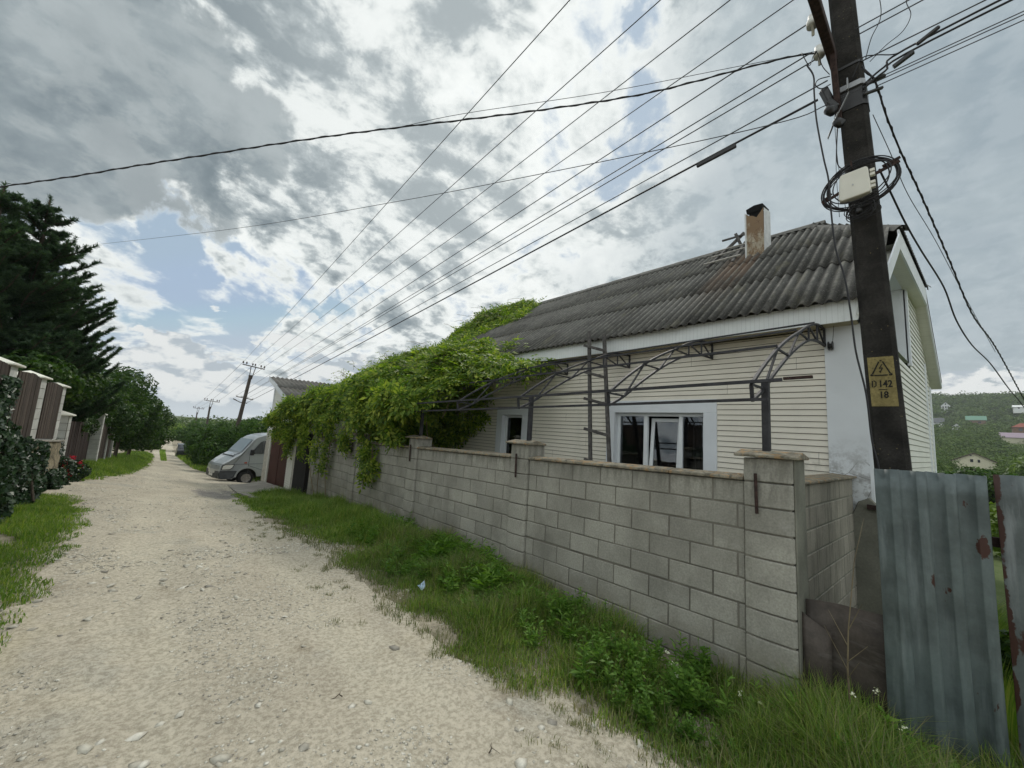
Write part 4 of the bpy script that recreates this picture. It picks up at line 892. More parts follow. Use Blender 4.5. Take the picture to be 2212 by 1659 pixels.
# junction box and its ring of spare cable
jb=thing('junction_box','pale grey plastic cable box strapped high on the concrete pole','junction box',(4.7,.42,2.55))
def on(x,y,z): return (x,y,z)
b=MB(); b.poly([(4.69,.55,2.665),(4.69,.565,2.43),(4.69,.545,2.41),(4.69,.34,2.425),(4.69,.33,2.45),(4.69,.345,2.675),(4.69,.36,2.69),(4.69,.535,2.68)],(-.085,0,0)); b.build('housing','box_plastic',jb,.016,seg=3)
for z in (2.64,2.60,2.52,2.48):
    b=MB(); b.box(4.62,.300,z-.014,4.66,.335,z+.014); b.build('latch','box_plastic',jb,.003)
b=MB(); b.lathe((4.60,.455,2.54),[(0,-.002),(.006,-.002),(.006,.004),(0,.004)],10,(-1,0,0)); b.build('screw','galv_bracket',jb)
def ringpts(cx,cy,cz,ry,rz_,tilt,n=40,wob=.0,ph=0.,x1=.0):
    out=[]
    for i in range(n+1):
        a=2*math.pi*i/n; yy=ry*math.cos(a);zz=rz_*math.sin(a); w=1+wob*math.sin(3*a+ph)
        out.append((cx+x1*math.cos(a+ph),cy+(yy*math.cos(tilt)-zz*math.sin(tilt))*w,cz+(yy*math.sin(tilt)+zz*math.cos(tilt))*w))
    return out
coil=thing('cable_coil','large ring of coiled black cable hung around the box on the pole','cable coil',(4.7,.42,2.56))
for i in range(11):
    b=MB(); b.tube(ringpts(4.70-.006*i+random.uniform(-.01,.01),.415+random.uniform(-.012,.012),2.565+random.uniform(-.012,.012),.285-.008*(i%5)-(.05 if i>8 else 0),.235-.008*(i%4)-(.04 if i>8 else 0),R(-14+random.uniform(-4,4)),44,.02,random.uniform(0,6),.015),.0055,6,False); b.build('cable_loop','black_cable',coil,0,True)
b=MB(); b.bar((4.66,.70,2.475),(4.66,.56,2.53),.012,.03); b.bar((4.66,.70,2.49),(4.66,.62,2.55),.012,.02);b.build('spreader_arm','rusty_bar',coil,.002)
b=MB(); b.bar((4.66,.33,2.60),(4.66,.135,2.655),.012,.03); b.bar((4.66,.25,2.655),(4.66,.13,2.69),.012,.025);b.build('spreader_arm','rusty_bar',coil,.002)
b=MB(); b.bar((4.66,.46,2.74),(4.66,.465,2.82),.014,.04,(1,0,0)); b.build('spreader_arm','rusty_bar',coil,.002)
sc=thing('spare_cable','tangled bundle of thin grey cable tied below the box on the pole','cable coil',(4.7,.42,2.3))
for i in range(8):
    b=MB(); b.tube(ringpts(4.68+random.uniform(-.015,.015),.42+random.uniform(-.03,.03),2.31+random.uniform(-.03,.03),.10+random.uniform(-.02,.02),.055+random.uniform(-.02,.03),R(random.uniform(-40,10)),24,.08,random.uniform(0,6),.03),.004,5,False); b.build('cable_loop','black_cable',sc,0,True)
b=MB(); b.bar((4.70,.44,2.40),(4.70,.43,2.28),.05,.07,(1,0,0)); b.build('strap','black_plastic',sc,.01)
# ------------------------------------------------------------------ overhead wires and cables
def wire(label,pts,r,mat='thin_wire',name='overhead_wire',cat='wire',sag=0.,n=1,tw=0.,smooth=True,group=None):
    P=[Vector(p) for p in pts]
    if sag:
        q=[]; L_=len(P)-1
        for i in range(L_):
            for k in range(n): t_=k/n; s_=(i+t_)/L_; v=P[i].lerp(P[i+1],t_); v.z-=sag*4*s_*(1-s_); q.append(v)
        q.append(P[-1]); P=q
    elif smooth and len(P)>2: P=arc(6,0,1,P)
    b=MB(); b.tube(P,r,6,True)
    if tw:      # a second strand twisted round the first
        Q=[]; s_=0.; 
        for i in range(len(P)-1):
            L_=(P[i+1]-P[i]).length; m_=max(1,int(L_/.05)); d=(P[i+1]-P[i]).normalized(); r1=d.orthogonal().normalized(); r2=d.cross(r1)
            for k in range(m_):
                a=s_*2*math.pi/tw; Q.append(P[i].lerp(P[i+1],k/m_)+(r1*math.cos(a)+r2*math.sin(a))*r*1.1); s_+=L_/m_
        Q.append(P[-1]); b.tube(Q,r*.8,5,True)
    return tag(b.build(name,mat,None,0,True),label,cat,group)
Fa=[(3.99,36.2,4.08),(4.48,35.9,4.02),(4.95,35.6,3.96),(5.33,35.3,3.88)]
Na=[(3.33,3.06,5.8),(4.18,2.21,5.8),(4.82,1.58,5.8),(5.39,1.02,5.8)]
names=['leftmost of the four high wires fanning out of the top of the photo','second from left of the four high wires fanning out of the top of the photo','third from left of the four high wires fanning out of the top of the photo','rightmost of the four high wires fanning out of the top of the photo']
for f,n_,lb in zip(Fa,Na,names):
    f=Vector(f);n_=Vector(n_); e=n_+(n_-f)*.22; wire(lb,[f,f.lerp(n_,.5)-Vector((0,0,.05)),n_,e],.0075)
Fb=[(3.90,36.6,1.44),(4.25,36.4,1.40),(4.28,36.4,1.39),(4.65,36.1,1.36),(4.62,36.3,.98)]
Nb=[(4.35,.66,4.30),(4.60,.72,4.18),(4.70,.72,4.16),(4.72,.62,3.86),(4.68,.70,3.66)]
lbl=['thin wire running just above the pair of wires from the pole down the street','upper wire of the close pair running from the pole down the street','lower wire of the close pair running from the pole down the street','thin wire running just above the thick black cable down the street']
for f,n_,lb in zip(Fb[:4],Nb[:4],lbl):
    f=Vector(f);n_=Vector(n_); m=f.lerp(n_,.5); wire(lb,[f,m-Vector((0,0,.04)),n_],.007)
f=Vector(Fb[4]);n_=Vector(Nb[4]); wire('thick black insulated cable running from the pole down the street over the wall',[f,f.lerp(n_,.5)-Vector((0,0,.05)),f.lerp(n_,.93),n_],.0125,'black_cable','overhead_cable','cable')
q=f.lerp(n_,.965);q2=f.lerp(n_,.978); b=MB(); b.bar(q-Vector((0,0,.03)),q2-Vector((0,0,.03)),.035,.05); tag(b.build('cable_joint','black_plastic',None,.008),'black cable joint left of the pole on the thick street cable','cable joint')
NR=[(4.8,.39,4.35),(4.8,.37,4.27),(4.8,.35,3.95),(4.8,.30,3.68),(4.8,.29,3.65),(4.8,.27,3.60)]
lr=['highest wire leaving the pole to the upper right','second highest wire leaving the pole to the upper right','single wire just above the thick black pair on the right','upper of three thin wires below the thick black pair','middle of three thin wires below the thick black pair','lowest of three thin wires below the thick black pair on the right']
for n_,lb in zip(NR,lr):
    n_=Vector(n_); wire(lb,[n_,n_+Vector((0,-2.5,-.02)),n_+Vector((.05,-7,.05))],.006 if n_.z>3.8 else .0045)
wire('upper thick black cable of the pair running right from the pole',[(4.78,.36,3.66),(4.79,.20,3.76),(4.8,-.12,3.86),(4.82,-2.5,3.92),(4.85,-7,4.0)],.0095,'black_cable','overhead_cable','cable')
wire('lower thick black cable of the pair running right from the pole',[(4.78,.36,3.62),(4.79,.20,3.71),(4.8,-.12,3.81),(4.82,-2.5,3.86),(4.85,-7,3.93)],.0095,'black_cable','overhead_cable','cable')
b=MB(); b.bar((4.79,-.17,3.90),(4.79,-.02,3.83),.03,.035); tag(b.build('cable_joint','black_plastic',None,.008),'smooth black cable joint right of the pole, the higher of the two','cable joint')
b=MB(); b.bar((4.80,.0,3.78),(4.80,.14,3.72),.035,.035)
for i in range(6): b.box(4.785,.01+.022*i,3.74-.008*i,4.795,.017+.022*i,3.765-.008*i)
tag(b.build('cable_joint','black_plastic',None,.003),'ribbed black cable joint right of the pole, the lower of the two','cable joint')
wire('thick twisted black cable crossing above the road from the pole to the left',[(-6.9,13.45,1.9),(-1.96,8.0,2.74),(-.64,6.54,3.01),(.79,4.97,3.31),(1.6,4.08,3.45),(2.11,3.51,3.52),(2.82,2.73,3.64),(3.5,1.98,3.79),(4.15,1.26,4.04),(4.47,.91,4.16),(4.74,.64,4.23)],.0075,'black_cable','crossing_cable','cable',tw=.35)
wire('thin wire running just over the twisted cable that crosses above the road',[(1.6,4.08,3.45),(2.11,3.51,3.6),(3.16,2.35,3.81),(4.15,1.26,4.08),(4.74,.61,4.24)],.003)
wire('thin wire crossing low over the street from the pine tree to the pole',[(-3.35,23.98,6.78),(.68,12.33,4.87),(2.66,6.63,4.11),(3.61,3.89,3.8),(4.24,2.07,3.62),(4.62,.96,3.54),(4.74,.64,3.6)],.005)
wire('thick twisted cable dropping from the pole past the right gable of the house',[(4.76,.36,3.86),(4.82,.27,3.66),(5.04,.22,3.41),(5.54,.14,3.21),(6.2,.03,3.02),(7.38,-.17,2.59),(8.63,-.38,2.12),(10.44,-.68,1.94),(13.54,-1.19,1.35),(18,-1.9,.6)],.008,'black_cable','drop_cable','cable',tw=.22)
wire('smooth black cable dropping from the cable ring to the lower right',[(4.80,.28,2.72),(5.03,.22,2.55),(5.45,.15,2.4),(6.01,.06,2.28),(6.99,-.1,2.11),(7.5,-.19,1.8),(8.43,-.34,1.63),(9.82,-.57,1.57),(11.56,-.86,1.35),(13.4,-1.17,1.16),(17,-1.8,.5)],.0085,'black_cable','drop_cable','cable')
wire('thin grey wire hanging beside the twisted drop cable',[(4.78,.30,3.30),(5.12,.21,3.03),(5.61,.12,2.78),(6.7,-.06,2.62),(8.37,-.33,2.27),(10.39,-.67,1.85)],.0035)
wire('loose black cable hanging down left of the pole in front of the house',[(4.3,.72,3.80),(4.3,.67,3.64),(4.3,.67,3.46),(4.3,.66,3.15),(4.3,.62,2.74),(4.3,.59,2.49),(4.3,.58,2.12),(4.3,.56,1.8),(4.3,.51,1.53),(4.3,.48,1.18),(4.3,.46,.85),(4.3,.41,.49),(4.3,.39,.11),(4.3,.35,-.3),(4.28,.34,-1.8)],.0075,'black_cable','hanging_cable','cable')
wire('thin dark loop of wire rising from the hanging cable to the wire pair',[(4.32,.76,3.98),(4.3,.70,3.78),(4.40,.68,3.95),(4.46,.66,4.02),(4.60,.64,3.95),(4.70,.60,3.90)],.004,'black_cable')
wire('dark loop of cable bowing left of the pole above its clamps',[(4.72,.60,3.80),(4.62,.66,3.72),(4.58,.70,3.76),(4.62,.68,3.84),(4.70,.60,3.88)],.005,'black_cable')
wire('thin dark cable running down the pole face from the clamps to the cable ring',[(4.72,.56,3.28),(4.71,.575,3.0),(4.71,.565,2.85),(4.69,.50,2.76),(4.69,.44,2.72)],.005,'black_cable')
for i,(a,d) in enumerate((((4.74,.585,3.5),(4.70,.52,2.3)),((4.74,.56,3.4),(4.70,.575,2.3)))):
    wire(['thin wire left of the pole shaft running down to the box, nearest the shaft','thin wire left of the pole shaft running down to the box, farther out'][1-i],[a,((a[0]+d[0])/2-.02,(a[1]+d[1])/2+.015,(a[2]+d[2])/2),d],.0025)
wire('thin curly wire arching right of the pole near the top of the photo',[(4.80,.33,3.95),(4.80,.28,4.15),(4.80,.20,4.35),(4.80,.22,4.7),(4.80,.30,5.2)],.004,'black_cable')
wire('thin drooping jumper wire between the upper right wires and the thick cables',[(4.80,.30,3.90),(4.80,.18,3.99),(4.80,.06,4.05),(4.80,.0,4.18),(4.80,.02,4.38),(4.80,-.10,4.55)],.0035,'black_cable')
wire('looping black jumper cable from the pole to the higher cable joint',[(4.79,.44,3.78),(4.79,.36,3.97),(4.79,.25,3.93),(4.79,.12,3.84),(4.79,-.02,3.84)],.005,'black_cable')
wire('thin wire hanging from the eave to the black reel',[(6.03,.84,1.55),(6.05,.855,1.4),(6.06,.87,1.28),(6.05,.88,1.25),(6.04,.90,1.29)],.003,'black_cable')
# ------------------------------------------------------------------ the poles down the street
def farpole(loc,y,ax0,ax1,zt,zc,xb,zb,low,label,s=1.):
    o=thing('street_pole',label,'utility pole',(xb,y,zb),'concrete poles down the street')
    xm=(ax0+ax1)/2-.02; b=MB(); b.tube([(xb,y,zb),(xm-.12,y,zc-.85*s)],[.17,.11],8); b.build('post','far_pole',o)
    b=MB(); b.bar((ax0,y,zt[0]),(ax1,y,zt[1]),.06*s,.07*s); b.build('crossarm','far_pole',o)
    for dx in (-.14,.14):
        b=MB(); b.bar((xm-.10+dx*.6,y,zc-1.0*s),(xm+dx*1.1,y,zc),.05*s,.05*s); b.build('fork','far_pole',o)
    b=MB(); b.bar((xm-.22,y-.01,zc-.82*s),(xm+.0,y-.01,zc-.78*s),.22*s,.22*s); b.build('pole_cap','far_pole',o)
    for k in (0,.16,.44,.56,.84,1.):
        x=ax0+.03+(ax1-ax0-.06)*k; z=zt[0]+(zt[1]-zt[0])*k; b=MB(); b.lathe((x,y,z),[(.012*s,0),(.012*s,.10*s),(.05*s,.11*s),(.055*s,.16*s),(.045*s,.20*s),(.05*s,.24*s),(.02*s,.27*s)],8); b.build('insulator','insulator_dark',o)
    if low:
        b=MB(); b.bar((3.87,y,1.40),(4.98,y,1.25),.05,.06); b.build('crossarm','far_pole',o)
        for x in (3.90,4.2,4.62,4.95): b=MB(); b.lathe((x,y,1.40-(x-3.87)*.135),[(.01,0),(.01,.05),(.04,.06),(.04,.11),(.02,.13)],8); b.build('insulator','insulator_white',o)
        b=MB(); b.bar((4.12,y,.99),(4.62,y,.94),.05,.06); b.build('crossarm','far_pole',o)
        b=MB(); b.bar((3.75,y,1.18),(4.18,y,.97),.05,.05); b.bar((3.70,y,1.21),(3.95,y,1.09),.09,.07); b.build('street_lamp','far_pole',o)
farpole(None,36.0,3.97,5.46,(3.92,3.74),3.83,3.93,-4.2,True,'nearest leaning pole down the street, with two crossarms and a lamp')
farpole(None,70.0,3.9,5.66,(1.82,1.66),1.74,4.55,-6.2,False,'second pole down the street, rising over the bushes',1.15)
farpole(None,110.0,4.43,6.3,(.97,.83),.9,5.3,-7.2,False,'farthest small pole down the street, just over the trees',1.3)
for i,(dx,lb) in enumerate(((0,'left wire between the far street poles'),(.5,'middle wire between the far street poles'),(1,'right wire between the far street poles'))):
    wire(lb,[(3.99+1.4*dx,36,4.1-.2*dx),(3.95+1.6*dx,70,2.05-.15*dx),(4.5+1.7*dx,110,1.2-.12*dx)],.012)
# ------------------------------------------------------------------ left boundary: rubble wall, timber fence, gate
st=lambda y:-.73-.055*(y-12)
rw=thing('stone_wall','low yellowish rubble stone retaining wall half covered in ivy','wall',(-2,8,-1.8))
V=[];Fc=[]; ysx=np.arange(1.5,14.6,.12); zzs=np.linspace(0,1,10)
for z_ in zzs:
    for y in ysx:
        zb=hs(-1.8,y)-.15; z=zb+(st(y)-.04-zb)*z_; n=float(fbm(np.array([[0,y*3,z*3]]),3,4)[0])
        V.append((-1.80+.14*(1-z_)+n*.05-.04,y,z))
k=len(ysx)
for r in range(9):
    for j in range(k-1): Fc.append((r*k+j,r*k+j+1,(r+1)*k+j+1,(r+1)*k+j))
e=len(V)
for r in range(10): y=ysx[-1]; V.append((-2.35,y+.02*math.sin(r*2),V[r*k+k-1][2]))
for r in range(9): Fc.append((r*k+k-1,e+r,e+r+1,(r+1)*k+k-1))
npmesh('wall_face',np.array(V),np.array(Fc),'rubble_stone',rw,True)
b=MB()
for i in range(14):
    a=1.5+.94*i;c_=min(a+.93,14.66); b.hexa([(-1.77,a,st(a)-.045),(-2.4,a,st(a)-.045),(-2.4,c_,st(c_)-.045),(-1.77,c_,st(c_)-.045),(-1.77,a,st(a)),(-2.4,a,st(a)),(-2.4,c_,st(c_)),(-1.77,c_,st(c_))])
b.build('coping','concrete_slab',rw,.008)
fn=thing('timber_fence','tall brown timber board fence with white block pillars on the stone wall','fence',(-2,8,-.8))
ft=lambda y:.55-.035*(y-9.7)
PY=[3.4,5.5,7.6,9.72,11.82,13.95]
def blockpillar(par,x0,y0,y1,zb,zt,depth=.40,cap=True,course=.2):
    b=MB(); n=int(math.ceil((zt-zb)/course))
    for r in range(n):
        z1=zt-course*r; z0=max(zb,z1-course+.008)
        prof=[(x0-depth,y0),(x0-.03,y0),(x0,y0+.05),(x0+.008,(y0+y1)/2),(x0,y1-.05),(x0-.03,y1),(x0-depth,y1)]
        b.poly([(x,y,z0) for x,y in prof],(0,0,z1-z0))
    o=b.build('pillar','white_block',par,.006)
    m_=MB(); m_.box(x0-depth+.01,y0+.012,zb,x0-.012,y1-.012,zt-.01); m_.build('mortar_bed','mortar',o)
    if cap:
        c=MB(); xa,xb,ya,yb=x0-depth-.06,x0+.06,y0-.06,y1+.06; xm,ym=(xa+xb)/2,(ya+yb)/2
        c.add([(xa,ya,zt),(xb,ya,zt),(xb,yb,zt),(xa,yb,zt),(xa,ya,zt+.03),(xb,ya,zt+.03),(xb,yb,zt+.03),(xa,yb,zt+.03),(xm,ym,zt+.14)],[(3,2,1,0),(0,1,5,4),(1,2,6,5),(2,3,7,6),(3,0,4,7),(4,5,8),(5,6,8),(6,7,8),(7,4,8)]); c.build('pillar_cap','cap_white',o,.006)
def boards(par,y0,y1,zb,ztf,x=-1.835,mat='fence_board',name='board_panel',w=.13):
    b=MB(); y=y0
    while y<y1-.02:
        e=min(y+w,y1); f=(y-y0)/(y1-y0); t_=ztf(y)+random.uniform(-.012,.012); j=random.uniform(-.006,.006); lean=random.uniform(-.004,.004)
        b.hexa([(x-.02+j,y+.003,zb(y)),(x+j,y+.003,zb(y)),(x+j,e-.003,zb(y)),(x-.02+j,e-.003,zb(y)),(x-.02+j,y+.003+lean,t_-.004),(x+j,y+.003+lean,t_),(x+j,e-.003+lean,t_),(x-.02+j,e-.003+lean,t_-.004)]); y=e
    return b.build(name,mat,par)
for i,yc in enumerate(PY):
    blockpillar(fn,-1.85,yc-.26,yc+.26,st(yc)+.0,ft(yc))
    if i: boards(fn,PY[i-1]+.26,yc-.26,lambda y:st(y)+.02,lambda y,a=PY[i-1],c=yc:ft(y)-.02+.07*math.cos((y-(a+c)/2)/(c-a)*math.pi)-.05)
gt=thing('wooden_gate','dark brown timber gate recessed between white block pillars under the pine','gate',(-2.1,19,-2))
blockpillar(gt,-1.87,15.55,15.95,-2.0,-.30)
blockpillar(gt,-1.86,23.3,23.75,-2.7,-.35); 
boards(gt,16.0,19.6,lambda y:hs(-2,y)+.06,lambda y:-.45-.03*(y-16),-2.05,'gate_board','gate_leaf',.14); boards(gt,19.65,23.25,lambda y:hs(-2,y)+.06,lambda y:-.45-.03*(y-16),-2.15,'gate_board','gate_leaf',.14)
f2=thing('timber_fence','short brown timber fence between white pillars beyond the gate','fence',(-2,25,-2.6))
boards(f2,23.8,26.5,lambda y:hs(-2,y)+.1,lambda y:-.75-.03*(y-24),-1.90)
blockpillar(f2,-1.86,26.5,26.95,-2.9,-.55); blockpillar(f2,-1.86,29.6,30.0,-3.1,-.75); boards(f2,27.0,29.6,lambda y:hs(-2,y)+.1,lambda y:-.85-.03*(y-27),-1.95)
b=MB(); b.poly([(6.0,31,-4.2),(2.9,31.0,-4.2),(2.9,31,-2.55),(3.3,31,-2.45),(6,31,-2.45)],(0,.2,0)); tag(b.build('concrete_fence','concrete_slab',None,.01),'grey concrete fence slab half buried in the bushes beyond the van','fence')
# ------------------------------------------------------------------ van
VN=Vector((2.20,22.27,hs(2.6,22.6)+.02)); K_=.94; a_=R(12); BK=Vector((math.cos(a_),math.sin(a_),0))*K_; FR=Vector((-math.sin(a_),math.cos(a_),0))*K_
VN.z=-3.30
def vp(u,w,z): v=VN+BK*u+FR*w; return (v.x,v.y,VN.z+z*K_)
van=thing('van','silver grey high roof van nosing out behind the garage','van',(3,22.5,-3.3))
arch=[(1.16+.47*math.cos(t_),.36+.47*math.sin(t_)) for t_ in np.linspace(R(8),R(172),11)]
prof=[(0.04,.40),(0,.62),(0.0,.80),(.03,.98),(.10,1.08),(.28,1.24),(.52,1.42),(.79,1.58),(1.06,1.93),(1.34,2.30),(1.52,2.44),(1.9,2.56),(2.6,2.64),(5.3,2.66),(5.36,1.5),(5.36,.42),(1.66,.40)]+arch[0:]+[(.62,.40),(.5,.32),(.12,.32)]
Wv=1.9; secs=[(0,.05,.0,.10),(.10,0,.0,.02),(Wv/2,-.06,0,0),(Wv-.10,0,0,.02),(Wv,.05,0,.10)]
b=MB(); n=len(prof)
for (w,du,_,shr) in secs:
    for (u,z) in prof:
        nose=max(0,1-u/.9); zz=z-(shr*.5 if z>1.05 else 0); 
        ww=w+(0 if abs(w-Wv/2)<.1 else (1 if w<Wv/2 else -1)*(.16*max(0,(z-1.5))/1.1)); ww+=(.10*max(0,1-u/.35) if w<.05 else (-.10*max(0,1-u/.35) if w>Wv-.05 else 0))
        b.v.append(vp(u+du*nose*2,ww,zz))
for s_ in range(4):
    for k in range(n): 
        if k in range(16,16+len(arch)+1): continue
        b.f.append((s_*n+k,s_*n+(k+1)%n,(s_+1)*n+(k+1)%n,(s_+1)*n+k))
b.f.append(tuple(range(n))[::-1]); b.f.append(tuple(range(4*n,5*n)))
body=b.build('body','van_paint',van,.012,seg=2)
def vside(name,pts,mat,off=-.012,th=.01,par=van):
    b=MB(); P=[vp(u,off+.16*max(0,z-1.5)/1.1+(.10*max(0,1-u/.35)),z) for u,z in pts]; Q=[vp(u,off+th+.16*max(0,z-1.5)/1.1+(.10*max(0,1-u/.35)),z) for u,z in pts]; m_=len(P)
    b.add(P+Q,[tuple(range(m_)),tuple(range(m_,2*m_))[::-1]]+[(i,(i+1)%m_,m_+(i+1)%m_,m_+i) for i in range(m_)]); return b.build(name,mat,par)
vside('side_window',[(1.20,1.55),(1.42,1.82),(1.66,2.14),(1.80,2.22),(1.80,1.55)],'dark_glass'); vside('side_window',[(1.84,1.55),(1.84,2.22),(2.5,2.24),(2.5,1.55)],'dark_glass')
vside('bumper',[(0.02,.36),(.0,.60),(.02,.74),(.72,.72),(.60,.40),(.45,.34),(.12,.34)],'van_plastic',-.03,.04)
vside('headlight_surround',[(.06,.77),(.08,.99),(.20,1.055),(.60,1.055),(.54,.88),(.42,.79)],'van_plastic',-.003,.004)
vside('headlight',[(.10,.80),(.12,.96),(.22,1.03),(.56,1.03),(.50,.90),(.40,.82)],'lens',-.006)
vside('indicator',[(1.0,1.08),(1.0,1.14),(1.12,1.14),(1.12,1.08)],'amber_lens'); vside('rub_strip',[(.55,1.035),(.55,1.05),(5.2,1.06),(5.2,1.045)],'van_plastic')
vside('door_seam',[(1.20,.55),(1.20,1.52),(1.212,1.52),(1.212,.55)],'van_plastic',-.004); vside('door_seam',[(1.86,.72),(1.20,.98),(1.20,.965),(1.86,.705)],'van_plastic',-.004)
fl=[(1.16+.54*math.cos(t_),.38+.54*math.sin(t_)) for t_ in np.linspace(R(4),R(176),13)]+[(1.16+.47*math.cos(t_),.37+.47*math.sin(t_)) for t_ in np.linspace(R(176),R(4),13)]
vside('wheel_arch',fl,'van_paint',-.03,.03)
b=MB(); b.add([vp(.84,.10,1.63),vp(.84,Wv-.10,1.63),vp(1.325,Wv-.2,2.285),vp(1.325,.2,2.285)],[(0,1,2,3)]); b.v=[(x-.02,y-.005,z+.012) for x,y,z in b.v]; b.build('windscreen','screen_glass',van)
b=MB(); b.add([vp(-.03,.12,.40),vp(-.09,Wv/2,.40),vp(-.03,Wv-.12,.40),vp(-.03,Wv-.12,.72),vp(-.09,Wv/2,.72),vp(-.03,.12,.72),vp(.04,.1,.74),vp(.04,Wv-.1,.74)],[(0,1,4,5),(1,2,3,4),(5,4,3,7,6)]); b.build('front_bumper','van_plastic',van)
b=MB(); b.add([vp(-.03,.42,.80),vp(-.08,Wv/2,.80),vp(-.03,Wv-.42,.80),vp(.02,Wv-.46,1.0),vp(-.05,Wv/2,1.0),vp(.02,.46,1.0)],[(0,1,4,5),(1,2,3,4)]); gr=b.build('grille','black_plastic',van)
b=MB()
for z in (.84,.90,.96): b.bar(vp(-.035+.12*(z-.8),.42,z),vp(-.085+.12*(z-.8),Wv/2,z),.01,.015); 
b.build('grille_bar','van_plastic',gr)
b=MB(); b.lathe(vp(-.08,Wv/2,.90),[(0,0),(.07,0),(.07,.01),(0,.015)],14,tuple(-BK)); b.build('badge','galv_bracket',gr)
b=MB(); b.add([vp(-.10,.62,.46),vp(-.10,1.14,.46),vp(-.10,1.14,.57),vp(-.10,.62,.57)],[(0,1,2,3)]); b.build('number_plate','plate_white',van)
b=MB(); b.hexa([vp(1.16,-.26,1.50),vp(1.30,-.26,1.50),vp(1.30,-.06,1.50),vp(1.16,-.06,1.50),vp(1.18,-.26,1.78),vp(1.30,-.26,1.78),vp(1.30,-.06,1.78),vp(1.18,-.06,1.78)]); b.bar(vp(1.24,-.06,1.55),vp(1.34,.02,1.52),.05,.05); b.build('mirror','black_plastic',van,.02,seg=2)
b=MB(); b.bar(vp(.80,.15,1.60),vp(.62,.35,1.50),.02,.02); b.bar(vp(.56,.15,1.46),vp(.56,Wv-.15,1.46),.12,.012); b.build('cowl','black_plastic',van)
ax=tuple(FR.normalized())
for (u,w) in ((1.16,.02),(1.16,Wv-.24),(4.6,.02),(4.6,Wv-.24)):
    b=MB(); b.lathe(vp(u,w,.345),[(.20,-.0),(.30,-.01),(.335,.03),(.345,.07),(.345,.16),(.33,.2),(.28,.22),(.20,.22)],28,ax); wl=b.build('wheel','dark_rubber',van,0,False)
    b=MB(); b.lathe(vp(u,w-.035,.345),[(0,.03),(.05,.025),(.06,.05),(.10,.055),(.13,.03),(.185,.02),(.205,.0),(.205,.03)],24,ax); b.build('rim','rim_metal',wl)
b=MB(); b.hexa([vp(.65,.2,.3),vp(1.7,.2,.3),vp(1.7,Wv-.2,.3),vp(.65,Wv-.2,.3),vp(.65,.2,.9),vp(1.7,.2,.9),vp(1.7,Wv-.2,.9),vp(.65,Wv-.2,.9)]); b.build('underbody','black_plastic',van)
# far dark car on the right of the road
cr=thing('parked_car','dark car parked far down the road against the right hand bushes','car',(2.2,60,-5.2))
zc=hs(2.0,60)+.0
def cp(x,y,z): return (1.55+x,58+y,zc+z)
b=MB(); pr=[(0,.35),(0,.8),(.15,.95),(.9,1.0),(1.5,1.42),(3.0,1.45),(3.7,1.0),(4.3,.9),(4.35,.35)]
b.v=[cp(0,y,z) for y,z in pr]+[cp(1.7,y,z) for y,z in pr]; m_=len(pr); b.f=[tuple(range(m_)),tuple(range(m_,2*m_))[::-1]]+[(i,(i+1)%m_,m_+(i+1)%m_,m_+i) for i in range(m_)]
b.build('body','car_dark',cr,.08,seg=3)
b=MB(); b.box(1.54,58.9,zc+.98,1.60,60.9,zc+1.36); b.add([cp(.15,.86,1.02),cp(1.55,.86,1.02),cp(1.45,1.42,1.38),cp(.25,1.42,1.38)],[(0,1,2,3)]); b.build('window','dark_glass',cr)
for y in (.9,3.5):
    b=MB(); b.lathe(cp(-.02,y,.33),[(0,0),(.2,0),(.33,.03),(.33,.18),(.2,.2)],18,(1,0,0)); b.build('wheel','dark_rubber',cr)
# ------------------------------------------------------------------ vegetation
def crown(lumps,n,L,W,seed,gap=.0,flat=1.,vol=.35,nf=1.7,jn=.5):
    rng=np.random.default_rng(seed); C=np.array([l[0] for l in lumps],float); Rr=np.array([l[1] for l in lumps],float)
    if Rr.ndim==1: Rr=np.stack([Rr]*3,1)
    ar=(Rr[:,0]*Rr[:,1]*Rr[:,2])**(2/3); idx=rng.choice(len(lumps),int(n*1.9),p=ar/ar.sum())
    D=unit(rng.normal(size=(len(idx),3))); rad=1-np.abs(rng.normal(size=len(idx)))*vol*.5; rad=np.clip(rad,.25,1.08)
    P=C[idx]+D*Rr[idx]*rad[:,None]
    nz=fbm(P*nf,3,seed%97); P=P+D*Rr[idx]*(nz*.34)[:,None]
    keep=np.ones(len(P),bool)
    for j in range(len(lumps)):
        q=((P-C[j])/Rr[j]); ins=(q*q).sum(1)<.42; keep&=~(ins&(idx!=j))
    nz2=fbm(P*nf*2.2,2,seed%89+5); keep&=nz2>(-.55+gap)
    P=P[keep][:n];D=D[keep][:n]
    Nn=D*.9+rng.normal(size=P.shape)*jn+np.array([0,0,.35]); s=rng.uniform(.7,1.25,len(P))
    return leaves(P,Nn,L*s,W*s,rng)
def rnd_lumps(cx,cy,z0,z1,rx,ry,k,seed,rl=(.26,.50),top=1.):
    rng=np.random.default_rng(seed); out=[]; cz=(z0+z1)/2;hz=(z1-z0)/2
    for i in range(k):
        d=unit(rng.normal(size=(1,3)))[0]*rng.uniform(.40,.92); r=rng.uniform(*rl)*min(rx,ry,hz*1.1)
        out.append(((cx+d[0]*rx*.95,cy+d[1]*ry*.95,cz+d[2]*(hz-r*.4)),(r*1.1,r*1.1,r)))
    out.append(((cx,cy,cz),(rx*.6,ry*.6,hz*.6))); return out
